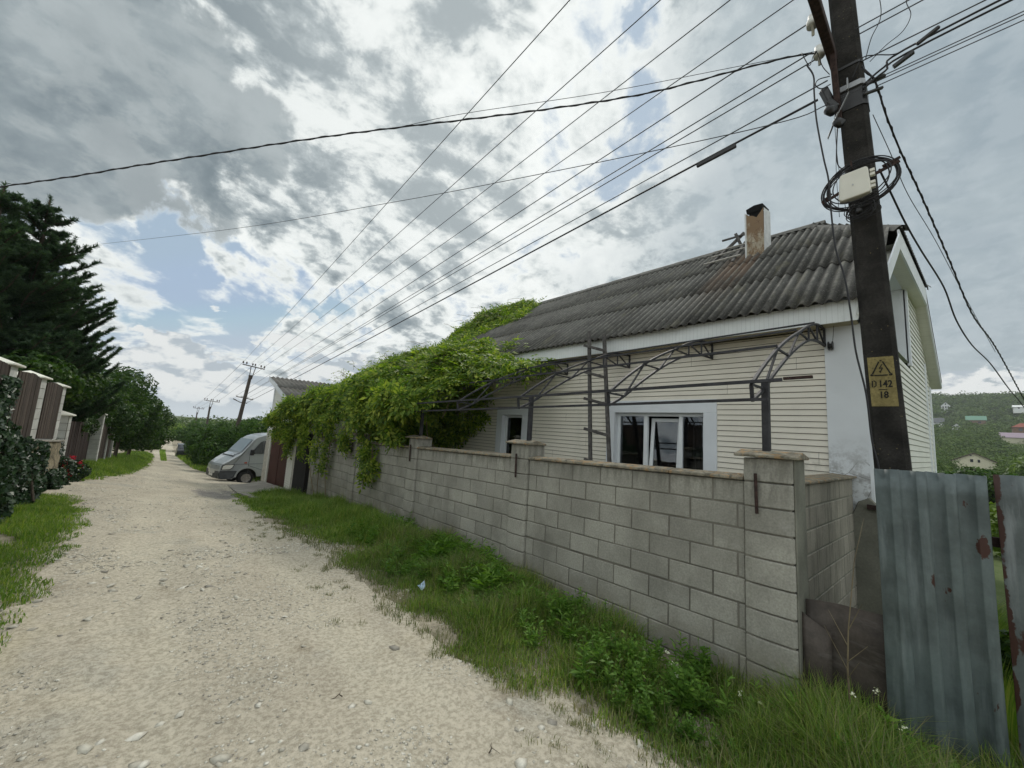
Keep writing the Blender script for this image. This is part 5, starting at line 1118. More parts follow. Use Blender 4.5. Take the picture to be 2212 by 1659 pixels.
def tree(label,cx,cy,zb,z0,z1,rx,ry,k,n,L,W,mat,seed,cat='tree',name='leafy_tree',group=None,trunk=.09,gap=0.,nf=1.7):
    o=thing(name,label,cat,(cx,cy,zb),group); lp=rnd_lumps(cx,cy,z0,z1,rx,ry,k,seed)
    V,Fq=crown(lp,n,L,W,seed,gap,nf=nf); npmesh('crown',V,Fq,mat,o)
    b=MB(); top=(cx+.1*rx,cy,z0+(z1-z0)*.7); b.tube([(cx,cy,zb-.1),(cx+.04,cy,zb+(z0-zb)*.8+.1),top],[trunk,trunk*.8,trunk*.3],8)
    rng=np.random.default_rng(seed+1)
    for (c,_) in lp[:min(7,len(lp))]:
        s_=Vector((cx,cy,zb)).lerp(Vector(top),rng.uniform(.3,.8)); b.tube([s_,s_.lerp(Vector(c),.6)+Vector((0,0,.05)),c],[trunk*.45,trunk*.3,trunk*.12],5)
    b.build('trunk','bark',o); return o
# pines behind the left fence
def pine(label,cx,cy,zb,zt,rmax,seed,nb=46,lop=1.0):
    rng=np.random.default_rng(seed); o=thing('pine_tree',label,'tree',(cx,cy,zb),'tall dark pines behind the timber fence')
    b=MB(); b.tube([(cx,cy,zb),(cx+.05,cy,(zb+zt)/2),(cx,cy,zt)],[.16,.10,.02],8)
    C=[];A=[];Ln=[]
    def needles(p,q,ln,dens=330):
        p=np.array(p);q=np.array(q); L_=np.linalg.norm(q-p); m_=max(6,int(L_*dens)); t_=rng.uniform(0,1,m_)[:,None]; P=p+(q-p)*t_; d=(q-p)/L_
        r=rng.normal(size=(m_,3)); r=unit(r-d*(r@d)[:,None]); a=unit(r*.9+d*.75); C.append(P);A.append(a);Ln.append(np.full(m_,ln)*rng.uniform(.7,1.2,m_))
    H_=zt-zb
    for i in range(nb):
        f=(i+.5)/nb; z=zb+H_*(.10+.86*f); L_=rmax*(1-f)**.62*rng.uniform(.62,1.0)*(1 if f<.72 else rng.uniform(.35,.95))+.12; az=i*2.4+rng.uniform(-.9,.9); z+=rng.uniform(-.12,.12)
        up=rng.uniform(-.1,.45)+.6*f; p0=np.array([cx,cy,z]); pts=[p0]
        m_=max(3,int(L_/.28)); d=np.array([math.sin(az),math.cos(az),up*.5-.10])
        for k in range(m_): 
            d=d+np.array([0,0,.16]); d/=np.linalg.norm(d); d+=rng.normal(size=3)*.10; pts.append(pts[-1]+d*L_/m_)
        b.tube([tuple(p) for p in pts],[.035*(1-.75*k/len(pts))*(.5+L_/rmax*.6) for k in range(len(pts))],5,False)
        for k in range(1,len(pts)):
            fr=k/(len(pts)-1); dd=unit((pts[k]-pts[k-1])[None])[0]; side=np.cross(dd,[0,0,1]); side/=np.linalg.norm(side)+1e-9
            if fr>.2: needles(pts[k-1],pts[k],.085)
            for s_ in (-1,1,-1,1,0,1,-1):
                if rng.random()<(.15 if f<.6 else .38): continue
                tl=(.16+.40*(1-fr)*min(1,L_/1.5))*rng.uniform(.6,1.2); st_=pts[k-1]+(pts[k]-pts[k-1])*rng.uniform(0,1)
                dr=dd*.7+side*s_*rng.uniform(.5,1.)+np.array([0,0,rng.uniform(-.1,.9)]); dr/=np.linalg.norm(dr); e_=st_+dr*tl
                needles(st_,e_,.08); 
                if tl>.25:
                    for w_ in (-1,1):
                        m2=st_+dr*tl*rng.uniform(.3,.7); e2=m2+(dr*.7+side*w_*.6+np.array([0,0,.35]))*tl*.45; needles(m2,e2,.075)
        e_=pts[-1]+(pts[-1]-pts[-2])*.25; needles(pts[-1],e_,.09,350)
    needles((cx,cy,zt-.4),(cx,cy,zt+.12),.10,350)
    b.build('trunk','bark',o)
    C=np.concatenate(C);A=np.concatenate(A);Ln=np.concatenate(Ln)[:,None]; w=unit(np.cross(A,rng.normal(size=A.shape)))*.0078
    V=np.stack([C-w,C+w,C+A*Ln+w*.3,C+A*Ln-w*.3],1).reshape(-1,3); npmesh('foliage',V,np.arange(len(V)).reshape(-1,4),'needle',o); return o
pine('farther left pine, its top at the left edge of the photo',-3.75,15.6,-1.2,5.35,2.5,5,74)
pine('pine with the bare leader top, right of the other pine',-3.15,16.4,-1.2,5.65,3.1,9,90)
pine('low dark pine overhanging the wooden gate',-3.0,19.2,-1.6,3.6,2.7,23,70)
PC='bushy trees overhanging the left side of the road'
tree('broad leaved shrub growing behind the board fence under the pines',-2.35,14.5,-1.2,-.25,1.5,.80,.95,14,5600,.13,.085,'tree_leaf',31,'shrub','leafy_shrub')
tree('dark leafy shrub filling the gap over the wooden gate',-2.9,17.5,-1.8,-.5,1.5,1.1,2.0,12,5000,.12,.08,'tree_leaf',32,'shrub','leafy_shrub')
for i,(cx,cy,z1,rx,ry,lb) in enumerate(((-2.9,22.5,2.2,1.8,2.2,'leafy tree directly beyond the overhanging pine'),(-2.6,27,2.3,2.0,2.6,'leafy tree over the short timber fence beyond the gate'),(-1.9,32.5,2.3,2.0,2.8,'tallest of the leafy roadside trees on the left'),(-1.6,38.5,1.5,2.0,3.2,'leafy tree leaning over the road near its narrowest part'),(-1.9,47,.6,2.0,4.0,'low leafy tree past the narrow part of the road'),(-2.6,58,-.6,2.4,5.0,'small leafy tree far along the left of the road'))):
    tree(lb,cx,cy,hs(cx,cy),hs(cx,cy)+.35,z1,rx,ry,18,12000,.095+.0022*cy,.06+.0013*cy,'tree_leaf',40+i,'tree','leafy_tree',PC,.11,.0,1.1)
for i,(cx,cy,z1,rx,ry,lb) in enumerate(((-3.0,80,-2.6,4,7,'tree where the road bends, left of it'),(1.2,125,-2.2,6,6,'pale tree closing the far end of the road'),(7,105,-1.6,6,6,'tree mass behind the farthest street pole'),(4.6,78,-1.3,2.6,6,'tree beside the second street pole'))):
    tree(lb,cx,cy,hs(cx,cy),hs(cx,cy)+.3,z1,rx,ry,12,3500,.38,.26,'bush_leaf' if i!=1 else 'lime_leaf',60+i,'tree','leafy_tree','trees around the far end of the road',.14,0,.6)
BC='green bushes right of the road beyond the van'
for i,(cx,cy,z1,rx,ry,lb) in enumerate(((4.9,27.0,-.05,1.9,1.9,'bush directly behind the van roof'),(7.4,28,.9,2.4,2.4,'bush showing between the street pole and the garage roof'),(3.7,31,-.35,1.7,2.0,'bush beyond the van over the grey fence slab'),(4.9,35,.35,1.8,2.6,'rounded bush at the foot of the nearest street pole'),(3.2,38,-.5,1.4,2.8,'bush left of the nearest street pole'),(3.0,45,-.6,1.3,3.4,'bush hanging over the narrow part of the road on the right'),(3.6,54,-1.0,1.9,4.0,'bush over the dark parked car'),(6.5,44,.4,2.4,4,'taller bush behind the nearest street pole'))):
    tree(lb,cx,cy,hs(cx,cy),hs(cx,cy)-.1,z1,rx,ry,16,9500,.10+.0018*cy,.065+.001*cy,'bush_leaf',80+i,'bush','leafy_bush',BC,.06,-.1,1.1)
# climbing vine over pergola, wall and garage
archz=lambda x:np.interp(x,[3.2,3.5,3.83,4.2,4.55,4.95,5.35,6.1],[.45,.5,.72,.93,1.09,1.25,1.41,1.54])
def compound(P,Nn,seed,mat,name,par,rl=.19,ll=.095,lw=.042,nl=7):
    rng=np.random.default_rng(seed); n=len(P); Nn=unit(Nn); t=rng.normal(size=(n,3))+np.array([0,0,-.9]); a=unit(t-Nn*(t*Nn).sum(1,keepdims=True)); bb=np.cross(Nn,a); Vs=[]
    s=rng.uniform(.5,1.45,n)[:,None]
    for k in range(nl):
        if k==nl-1: pos=a*rl*s; ax=a; 
        else:
            f=(k//2+.6)/(nl/2); sd=1 if k%2 else -1; pos=a*rl*s*f; ax=unit(a*.55+bb*sd*.85)
        wd=np.cross(Nn,ax); c=P+pos-Nn*(np.linalg.norm(pos,axis=1)**2)[:,None]*1.1+rng.normal(size=(n,3))*.004
        L_=ll*s*rng.uniform(.85,1.15,(n,1)); W_=lw*s
        Vs.append(np.stack([c,c+ax*L_*.5+wd*W_*.5,c+ax*L_-Nn*L_*.2,c+ax*L_*.5-wd*W_*.5],1))
    V=np.concatenate(Vs).reshape(-1,3); return npmesh(name,V,np.arange(len(V)).reshape(-1,4),mat,par)
vn=thing('climbing_vine','lush green climbing vine spilling over the pergola, wall and garage','vine',(4.5,11,-2.2))
rng=np.random.default_rng(77); n=26000
y=rng.uniform(5.2,18.2,n); x=rng.uniform(3.3,6.15,n)
edge=np.clip((y-5.2-.9*np.clip((4.6-x),0,2))/1.8,0,1); ok=rng.uniform(size=n)<(edge*1.2)
lum=fbm(np.stack([x*.9,y*.7,0*x],1),3,9); top=archz(x)-.018*(y-1)+.08+.30*edge*(1+1.5*lum)+.38*np.interp(y,[6,9,11.5,14,18],[.1,.75,.8,.25,-.2])*np.interp(x,[3.3,4.6,6],[.2,1,1])-np.interp(y,[13,18.2],[0,.85])
hf=fbm(np.stack([x*2.6,y*2.6,0*x],1),3,44); top=top+.17*hf; ok&=(hf>-.42); P1=np.stack([x,y,top-np.abs(rng.normal(size=n))*.14],1)[ok]; N1=np.tile([-.35,-.25,1.],(len(P1),1))+rng.normal(size=P1.shape)*.5
n=13000; y=rng.uniform(6.0,18.0,n); zb_=np.interp(y,[6,7,8.6,10,11.2,12.8,15,17,18],[.46,.14,-.08,.10,.18,.08,-.05,-.22,0.]); zt_=.62-.018*y+np.interp(y,[6,8,10,14,18],[.0,.3,.45,.35,-.25]); lum=fbm(np.stack([y*1.3,y*0,y*0],1),3,12)
zb_=zb_+lum*.25; f=rng.uniform(size=n)**.8; z=zb_+(zt_-zb_)*f; x=3.38-.42*fbm(np.stack([y*1.9,z*2.2,0*z],1),3,2)-.12*np.sin(f*3)+np.abs(rng.normal(size=n))*.12
P2=np.stack([x,y,z],1); dens=fbm(np.stack([y*2,z*2,0*z+5],1),2,8); ok=dens>-.18+1.5*(.4-f)*(f<.4); P2=P2[ok]; N2=np.tile([-1.,-.35,.35],(len(P2),1))+rng.normal(size=P2.shape)*.5
# inner hanging mass behind the frame
n=6000; y=rng.uniform(7.7,11.5,n); x=rng.uniform(4.2,6.1,n); zt_=archz(x)-.1; zb_=np.interp(y,[7.6,8.2,9,11],[.5,-.1,-.55,-.6])+.3*fbm(np.stack([y*1.4,x,0*x],1),2,14); z=zb_+(zt_-zb_)*rng.uniform(size=n)
P3=np.stack([x,y,z],1); P3=P3[(fbm(P3*1.8,2,6)>-.25)]; N3=np.tile([-.6,-.8,.3],(len(P3),1))+rng.normal(size=P3.shape)*.6
# strands hanging before the wall
Pt=[]
def strand(p0,p1,k,w,seed):
    r=np.random.default_rng(seed); t_=r.uniform(size=(k,1)); p0=np.array(p0);p1=np.array(p1); return p0+(p1-p0)*t_+r.normal(size=(k,3))*np.array([.05,w,.03])*(1.05-.8*t_)
for i,(a,c_,k,w) in enumerate((((3.5,9.05,-.15),(3.55,8.85,-1.25),110,.08),((3.5,8.75,-.4),(3.55,8.5,-1.10),50,.06),((3.5,11.5,.0),(3.5,11.9,-1.35),90,.10),((3.5,12.7,.0),(3.45,12.5,-1.15),90,.12),((3.45,10.2,-.1),(3.5,10.3,-.75),60,.12),((3.4,14,.0),(3.4,13.9,-1.15),130,.20),((3.45,7.6,-.0),(3.5,7.5,-.40),50,.12),((3.5,16.3,-.4),(3.5,16.2,-1.25),160,.30))):
    Pt.append(strand(a,c_,k,w,100+i))
Pt=np.concatenate(Pt); N4=np.tile([-1.,-.3,.2],(len(Pt),1))+rng.normal(size=Pt.shape)*.5
compound(np.concatenate([P1,P2,P3,Pt]),np.concatenate([N1,N2,N3,N4]),5,'vine_leaf','foliage',vn)
b=MB()
for pts in (((3.6,12.3,-2.4),(3.62,12.5,-1.8),(3.5,12.0,-1.1),(3.6,11.2,-.4),(3.9,10.5,.3),(4.3,9.5,1.0)),((3.6,12.4,-2.4),(3.5,12.9,-1.6),(3.5,13.2,-.9),(3.8,13.5,0),(4.4,13,.9)),((3.55,9.0,-.4),(3.58,9.1,-.9),(3.56,8.9,-1.5)),((3.55,8.6,-.5),(3.58,8.5,-1.3)),((3.55,11.5,-.6),(3.6,11.8,-1.5),(3.58,11.5,-2.1)),((4.6,8.6,.9),(4.5,8.0,.2),(4.4,7.6,-.3),(4.5,7.1,-.55)),((4.9,7.6,1.1),(4.6,7.2,.6),(4.5,7.3,.2))):
    b=MB(); b.tube(arc(5,0,1,pts),.012,5); b.build('stem','vine_stem',vn)
rngt=np.random.default_rng(3)
b=MB(); Pl=[]
for i in range(70):       # free tendrils on top
    yy=rngt.uniform(6,17.5); xx=rngt.uniform(3.6,6); zz=float(archz(xx))+.3+.6*np.interp(yy,[6,9,12,17],[.2,.8,.9,-.3]); d=np.array([rngt.uniform(-.3,.1),rngt.uniform(-.5,.8),rngt.uniform(.15,.5)]); p=np.array([xx,yy,zz-.1]); pts=[p]
    for k in range(4): p=p+d*.22; d=d+np.array([rngt.uniform(-.1,.1),rngt.uniform(-.15,.15),-.10]); pts.append(p); Pl.append(p+rngt.normal(size=3)*.02)
    b.tube([tuple(q) for q in pts],.004,4)
b.build('tendril','vine_stem',vn)
compound(np.array(Pl),np.tile([-.4,-.2,1.],(len(Pl),1)),6,'vine_leaf','tendril_leaves',vn,.07,.05,.03,5)
rv=thing('roof_vine','thick green vine creeping over the far end of the corrugated roof','vine',(8,12,2))
n=13000; y=rng.uniform(8.2,13.3,n); x=rng.uniform(5.75,10.1,n)
bd=np.interp(x,[5.75,6.4,7.2,7.8,8.4,9.0,9.7],[9.9,9.6,10.6,10.2,9.0,9.3,9.6])+.35*fbm(np.stack([x*2,x*0,x*0],1),2,3); e=np.clip((y-bd)/1.6,0,1); ok=e>0
zr_=np.where(x<XR_,1.82+.75*(x-5.85),ZR_-.75*(x-XR_)); lum=fbm(np.stack([x*.8,y*.8,0*x],1),3,31); z=zr_+.08+e*(.26+.32*lum)-np.abs(rng.normal(size=n))*.09
z=z+np.interp(y,[10,11.5,12.4,13.3],[0,.12,.10,-.9])*e
P=np.stack([x,y,z],1)[ok]; P=P[(P[:,1]<14.6)|(P[:,2]<9)]; Nn=np.tile([-.6,-.35,.8],(len(P),1))+rng.normal(size=P.shape)*.5
compound(P,Nn,15,'vine_leaf','foliage',rv,.2,.095,.042,7)
b=MB()
for i in range(16):
    xx=rngt.uniform(6.5,9.8); yy=rngt.uniform(10.2,12.6); zz=1.82+.75*(xx-5.85)+.45; d=np.array([rngt.uniform(-.3,.1),rngt.uniform(.2,.9),rngt.uniform(.1,.4)]); p=np.array([xx,yy,zz]); pts=[p]
    for k in range(5): p=p+d*.24; d=d+np.array([0,rngt.uniform(-.1,.1),-.06]); pts.append(p)
    b=MB(); b.tube([tuple(q) for q in pts],.005,4); b.build('stem','vine_stem',rv)
# ivy on the stone wall, roses by the gate
iv=thing('ivy','dark glossy ivy covering the near part of the stone wall','ivy',(-1.7,9,-1.7))
n=11000; y=rng.uniform(3,14.2,n); zt_=np.interp(y,[3,8,9.4,10.6,11.6,12.2,13,14.2],[-.1,-.2,-.32,-.62,-.80,-1.25,-1.45,-1.5]); zb_=H(y*0-1.7,y)-.02; f=rng.uniform(size=n); z=zb_+(zt_-zb_)*f
x=-1.55-.10*f+.10*fbm(np.stack([y*2,z*2,0*y],1),3,4)-np.abs(rng.normal(size=n))*.06; keep=(y<11.2)|((fbm(np.stack([y*2.2,z*2.2,0*y],1),2,7)>-.1+.35*np.clip((y-11.2)/1.2,0,1)*(y<12.6)))
C=np.stack([x,y,z],1)[keep]; V,Fq=leaves(C,np.tile([1.,-.5,.35],(len(C),1))+rng.normal(size=C.shape)*.45,np.full(len(C),.085)*rng.uniform(.6,1.2,len(C)),np.full(len(C),.07)*rng.uniform(.7,1.2,len(C)),rng); npmesh('foliage',V,Fq,'ivy_leaf',iv)
n=900; y=rng.uniform(9.2,10.0,n); z=rng.uniform(-.5,.35,n); x=-1.80+np.abs(rng.normal(size=n))*.03; C=np.stack([x,y-.35+.1*np.sin(z*6),z],1); V,Fq=leaves(C,np.tile([1.,-.5,.3],(n,1))+rng.normal(size=C.shape)*.4,np.full(n,.07),np.full(n,.055),rng); npmesh('pillar_foliage',V,Fq,'ivy_leaf',iv)
b=MB(); b.tube([(-1.5,9.2,-1.7),(-1.68,9.5,-1.2),(-1.72,9.3,-.6),(-1.78,9.5,.1)],[.02,.015,.012,.006],6); b.tube([(-1.5,10.6,-1.7),(-1.65,10.9,-1.2),(-1.72,10.7,-.8)],[.02,.015,.01],6); b.build('stem','bark',iv)
rs=thing('rose_bush','dark rose bush with bright crimson blooms at the end of the stone wall','rose bush',(-1.75,15.2,-2))
lp=[((-1.85,15.2,-1.62),(.34,.45,.34)),((-1.55,15.5,-1.72),(.30,.4,.26)),((-2.05,14.9,-1.5),(.3,.4,.35)),((-1.75,14.8,-1.85),(.35,.4,.2)),((-1.95,14.65,-1.2),(.15,.2,.35))]
V,Fq=crown(lp,3600,.065,.045,5); npmesh('foliage',V,Fq,'ivy_leaf',rs)
b=MB(); 
for c in ((-1.85,15.2,-1.5),(-1.55,15.5,-1.7),(-2.0,15,-1.4)): b.tube([(-1.8,15.2,-2.0),c],[.015,.006],5)
b.build('stem','bark',rs)
for (x_,y_,z_,s_) in ((-1.93,15.1,-1.38,1),(-1.84,15.0,-1.42,1.1),(-1.80,15.0,-1.52,1.2),(-1.74,15.05,-1.50,1.),(-1.64,15.2,-1.38,1.1),(-1.50,15.3,-1.52,.9),(-1.66,14.9,-1.74,1.2),(-1.60,14.9,-1.80,1.1),(-1.70,14.9,-1.63,.8),(-1.42,15.3,-1.63,.6),(-1.88,14.9,-1.50,1.)):
    C=np.array([x_,y_,z_])+rng.normal(size=(46,3))*.030*s_; V,Fq=leaves(C,(C-np.array([x_,y_,z_]))*20+rng.normal(size=C.shape)*.3,np.full(46,.045)*s_,np.full(46,.04)*s_,rng); npmesh('bloom',V,Fq,'petal',rs)
# ------------------------------------------------------------------ grass
def blades(P,h,w,mat,name,seed,label,bend=.45):
    r=np.random.default_rng(seed); n=len(P); a=r.uniform(0,2*np.pi,n); d=np.stack([np.cos(a),np.sin(a),0*a],1); s=np.stack([-np.sin(a),np.cos(a),0*a],1)*w[:,None]*.5
    l=r.uniform(.1,1.,n)[:,None]*bend*h[:,None]; up=np.array([0,0,1.])*h[:,None]
    b0=P-s;b1=P+s;m0=P+up*.55+d*l*.35-s*.8;m1=P+up*.55+d*l*.35+s*.8;t=P+up*(1-.25*l/h[:,None])+d*l
    V=np.stack([b0,b1,m0,m1,t],1).reshape(-1,3); k=np.arange(n)[:,None]*5; Fq=np.concatenate([k+[0,1,3],k+[0,3,2],k+[2,3,4]],1).reshape(-1,3)
    o=npmesh(name,V,Fq,mat); return tag(o,label,'grass',kind='stuff')
def sample(n,x0,x1,y0,y1,seed,power=1.):
    r=np.random.default_rng(seed); u=r.uniform(size=n)**power; y=y0+(y1-y0)*u; x=r.uniform(x0,x1,n); return x,y,r
def gr_right(n,y0,y1,seed,power,wid,mat,name,label,hs_=1.,dry=False):
    x,y,r=sample(n,1.5,4.3,y0,y1,seed,power)
    P=np.stack([x,y,0*x],1); ns=fbm(P*1.7,3,17); ed=x-XR(y)+.22*fbm(P*3.3,2,11); lim=np.where(y>.8,3.70-.10*(fbm(P*2.5,2,8)>.0)*(y<3),np.where(y>-.2,3.78+.28*np.clip((.34-y)/.5,0,1),4.25+.0*y)); lim=np.where((y>.3)&(y<.8),3.95,lim)
    if dry: ok=(ed>-.16)&(ed<.42)&(x<lim)&(r.uniform(size=n)<.6)
    else: ok=(ed>-.05)&(x<lim)&(r.uniform(size=n)<np.clip(.30+ed*2.6,0,1)*np.clip(1.15+ns*.7,.3,1))
    x,y,ed,ns=x[ok],y[ok],ed[ok],ns[ok]; z=zsurf(x,y)-.006
    hh=(.055+.165*np.clip(ed/1.0,0,1)**1.1*(1+.9*ns)+.05*np.clip((2-y)/2,0,1))*r.uniform(.55,1.25,len(x))*hs_; hh=hh+.13*np.clip((1.0-y)/.5,0,1)*np.clip(ed/.7,0,1)*r.uniform(.4,1.3,len(x)); hh=np.clip(hh,.02,.48)
    if dry: hh=r.uniform(.02,.085,len(x))
    return blades(np.stack([x,y,z],1),hh,np.full(len(x),wid)*r.uniform(.6,1.4,len(x)),mat,name,seed,label,.9 if dry else 1.0)
gr_right(120000,-1.2,5.5,201,1.0,.0062,'grass_blade','grass','dense green verge grass at the foot of the block wall near the camera')
gr_right(60000,5.5,14.2,202,1.0,.010,'grass_blade','grass','green verge grass along the farther part of the block wall')
gr_right(85000,-1.2,9,203,1.0,.0058,'dry_grass','dry_grass','short dry grass along the right edge of the dirt road',dry=True)
gr_right(26000,-.9,6,204,1.0,.005,'dry_grass','tall_dry_grass','straw coloured grass stalks scattered in the right verge',1.25)
def gr_left(n,y0,y1,seed,wid,name,label,hmax=.10):
    x,y,r=sample(n,-2.3,.6,y0,y1,seed); P=np.stack([x,y,0*x],1); ed=XL(y)-x+.16*fbm(P*3.1,2,23); ns=fbm(P*1.5,3,19)
    bare=(ed>.60)&(y<8.6)&(y>7.6)
    ok=(ed>0)&(r.uniform(size=n)<np.clip(.3+ed*2.5,0,1))&(~bare)&((y<12.2)|(y>14.9)); x,y,ed,ns=x[ok],y[ok],ed[ok],ns[ok]
    hh=(.04+hmax*np.clip(ed*1.6,0,1)*(1+.5*ns))*r.uniform(.6,1.3,len(x)); return blades(np.stack([x,y,zsurf(x,y)-.006],1),np.clip(hh,.02,.4),np.full(len(x),wid)*r.uniform(.6,1.4,len(x)),'grass_blade',name,seed,label,.9)
gr_left(110000,2.8,12.6,211,.0075,'grass','short green grass strip along the left edge of the road near the ivy',.07)
gr_left(34000,14.8,30,212,.018,'grass','green grass bank left of the road beside the roses and gate',.16)
gr_left(16000,30,62,213,.035,'grass','rough grass left of the far narrow part of the road',.28)
x,y,r=sample(26000,1.4,6.5,22,64,214); ok=(x>XR(y)+.1*np.sin(y*3))&((x<XR(y)+3.2))&~((y<27)&(x>1.9)&(y<24.8)); x,y=x[ok],y[ok]; blades(np.stack([x,y,H(x,y)-.02],1),r.uniform(.08,.34,len(x)),r.uniform(.015,.04,len(x)),'grass_blade','grass',214,'rough grass right of the road between the van and the far bushes')
x,y,r=sample(5000,-.1,1.0,42,80,215); ok=(np.abs(x-.42)<.22+.004*(y-50)); x,y=x[ok],y[ok]; blades(np.stack([x,y,H(x,y)],1),r.uniform(.06,.2,len(x)),r.uniform(.02,.05,len(x)),'grass_blade','grass',215,'grass tuft growing between the wheel tracks far down the road')
# small tufts on the track
Ps=[]
rt=np.random.default_rng(5)
for i in range(64):
    yy=rt.uniform(.9,9); xx=XR(yy)-abs(rt.normal())*.32-.03; k=rt.integers(14,60); Ps.append(np.stack([xx+rt.normal(size=k)*.03,yy+rt.normal(size=k)*.035,np.zeros(k)],1))
Ps=np.concatenate(Ps); Ps[:,2]=zsurf(Ps[:,0],Ps[:,1])-.004; blades(Ps,rt.uniform(.015,.05,len(Ps)),np.full(len(Ps),.004),'dry_grass','grass_tuft',6,'scattered small grass tufts on the right side of the road',1.)
# broad leaved weeds
def weeds(spots,seed,mat,name,label,L=.10,W=.028,hgt=.28,nl=16):
    r=np.random.default_rng(seed); Cs=[];As=[];Ns=[];Ls=[]; b=MB()
    for (sx,sy,s_) in spots:
        z0=hs(sx,sy)-.01; ns=r.integers(2,5)
        for q in range(ns):
            tp=np.array([sx+r.normal()*.05*s_,sy+r.normal()*.05*s_,z0+hgt*s_*r.uniform(.6,1.15)]); bs=np.array([sx+r.normal()*.02,sy+r.normal()*.02,z0]); b.tube([tuple(bs),tuple(tp)],[.003,.0015],4,False)
            for k in range(nl):
                f=r.uniform(.05,1); a=k*2.4+q; d=np.array([math.cos(a),math.sin(a),r.uniform(.1,.9)]); d/=np.linalg.norm(d); l=L*s_*(1.15-.65*f)*r.uniform(.7,1.2); p=bs+(tp-bs)*f; Cs.append(p+d*l*.5);As.append(d);Ls.append(l)
    C=np.array(Cs);A=np.array(As);Ls=np.array(Ls)[:,None]; side=unit(np.cross(A,[0,0,1.])+r.normal(size=A.shape)*.25); nn=np.cross(side,A); w=W/L*Ls
    V=np.stack([C-A*Ls*.5,C+side*w*.5+A*Ls*.1,C+A*Ls*.5-nn*Ls*.15,C-side*w*.5+A*Ls*.1],1).reshape(-1,3); k0=len(b.v); Fq=np.arange(len(V)).reshape(-1,4)
    Vt=np.array(b.v); Ft=np.array(b.f); Va=np.concatenate([V,Vt]); Fa_=np.concatenate([Fq,Ft+len(V)]); o=npmesh(name,Va,Fa_,mat); return tag(o,label,'weeds',kind='stuff')
r=np.random.default_rng(61)
sp=[]
while len(sp)<140:
    yy=r.uniform(-.6,6.8); xx=r.uniform(XR(yy)+.35,3.62)
    if fbm(np.array([[xx*1.3,yy*1.3,0]]),2,51)[0]>-.12: sp.append((xx,yy,r.uniform(.5,1.15)))
weeds(sp,62,'weed_leaf','weeds','leafy green weeds growing among the verge grass')
sp=[]
for (cx_,cy_,k,s_) in ((3.05,3.6,40,1.15),(3.25,5.0,26,1.15),(2.75,4.3,16,.9),(3.3,4.4,22,1.2),(3.3,6.4,20,1.1),(3.2,2.9,18,1.)):
    for i in range(k): sp.append((cx_+r.normal()*.16,cy_+r.normal()*.28,s_*r.uniform(.6,1.1)))
weeds(sp,63,'weed_leaf','tall_weeds','clump of long leaved dock weeds before the second wall pillar',.17,.032,.26,12)
sp=[(2.95+r.normal()*.13,1.75+r.normal()*.22,r.uniform(.7,1.2)) for i in range(34)]+[(2.7+r.normal()*.1,1.35+r.normal()*.15,r.uniform(.5,.9)) for i in range(14)]+[(3.25+r.normal()*.1,2.5+r.normal()*.2,r.uniform(.6,1.1)) for i in range(22)]
weeds(sp,64,'weed_leaf','bushy_weeds','bushy light green weeds growing before the nearest wall panel',.07,.034,.30,22)
sp=[(2.9+r.uniform(-.5,.9),-.1+r.normal()*.3,r.uniform(.4,.9)) for i in range(46)]
weeds(sp,65,'weed_leaf','low_weeds','low leafy weeds in the grass before the corrugated sheets',.06,.036,.16,14)
fl_=[(3.05,1.45,.24),(3.0,1.38,.20),(3.1,1.50,.28),(3.32,.95,.16),(3.25,1.05,.18),(3.2,.5,.15),(3.45,.35,.5),(3.35,.45,.46),(3.5,.25,.34),(2.6,.35,.10),(2.9,-.1,.12),(2.5,.1,.1),(2.3,.6,.06)]
Cs=[];
for (xx,yy,hh) in fl_:
    z0=hs(xx,yy)+hh; Cs.append(np.array([xx,yy,z0])+r.normal(size=(14,3))*.008)
C=np.concatenate(Cs); V,Fq=leaves(C,np.tile([0,0,1.],(len(C),1))+r.normal(size=C.shape)*.5,np.full(len(C),.013),np.full(len(C),.009),r); tag(npmesh('wild_flowers',V,Fq,'white_petal'),'tiny white wild flowers dotted through the near verge','flowers',kind='stuff')
# dry twiggy sapling by the plate
b=MB(); base=Vector((3.62,.50,-1.82)); b.tube([base,(3.62,.51,-1.45),(3.64,.50,-1.2),(3.70,.46,-.75),(3.72,.40,-.45)],[.008,.006,.004,.0025,.001],5)
for (f0,e) in (((3.62,.51,-1.45),(3.58,.62,-1.2)),((3.62,.51,-1.40),(3.60,.40,-1.25)),((3.63,.505,-1.3),(3.62,.60,-1.1)),((3.64,.50,-1.2),(3.62,.42,-1.0)),((3.62,.51,-1.5),(3.55,.44,-1.35))): b.tube([f0,e],[.003,.001],4)
tag(b.build('dry_sapling','vine_stem'),'thin leafless sapling standing in front of the dark steel plate','sapling')
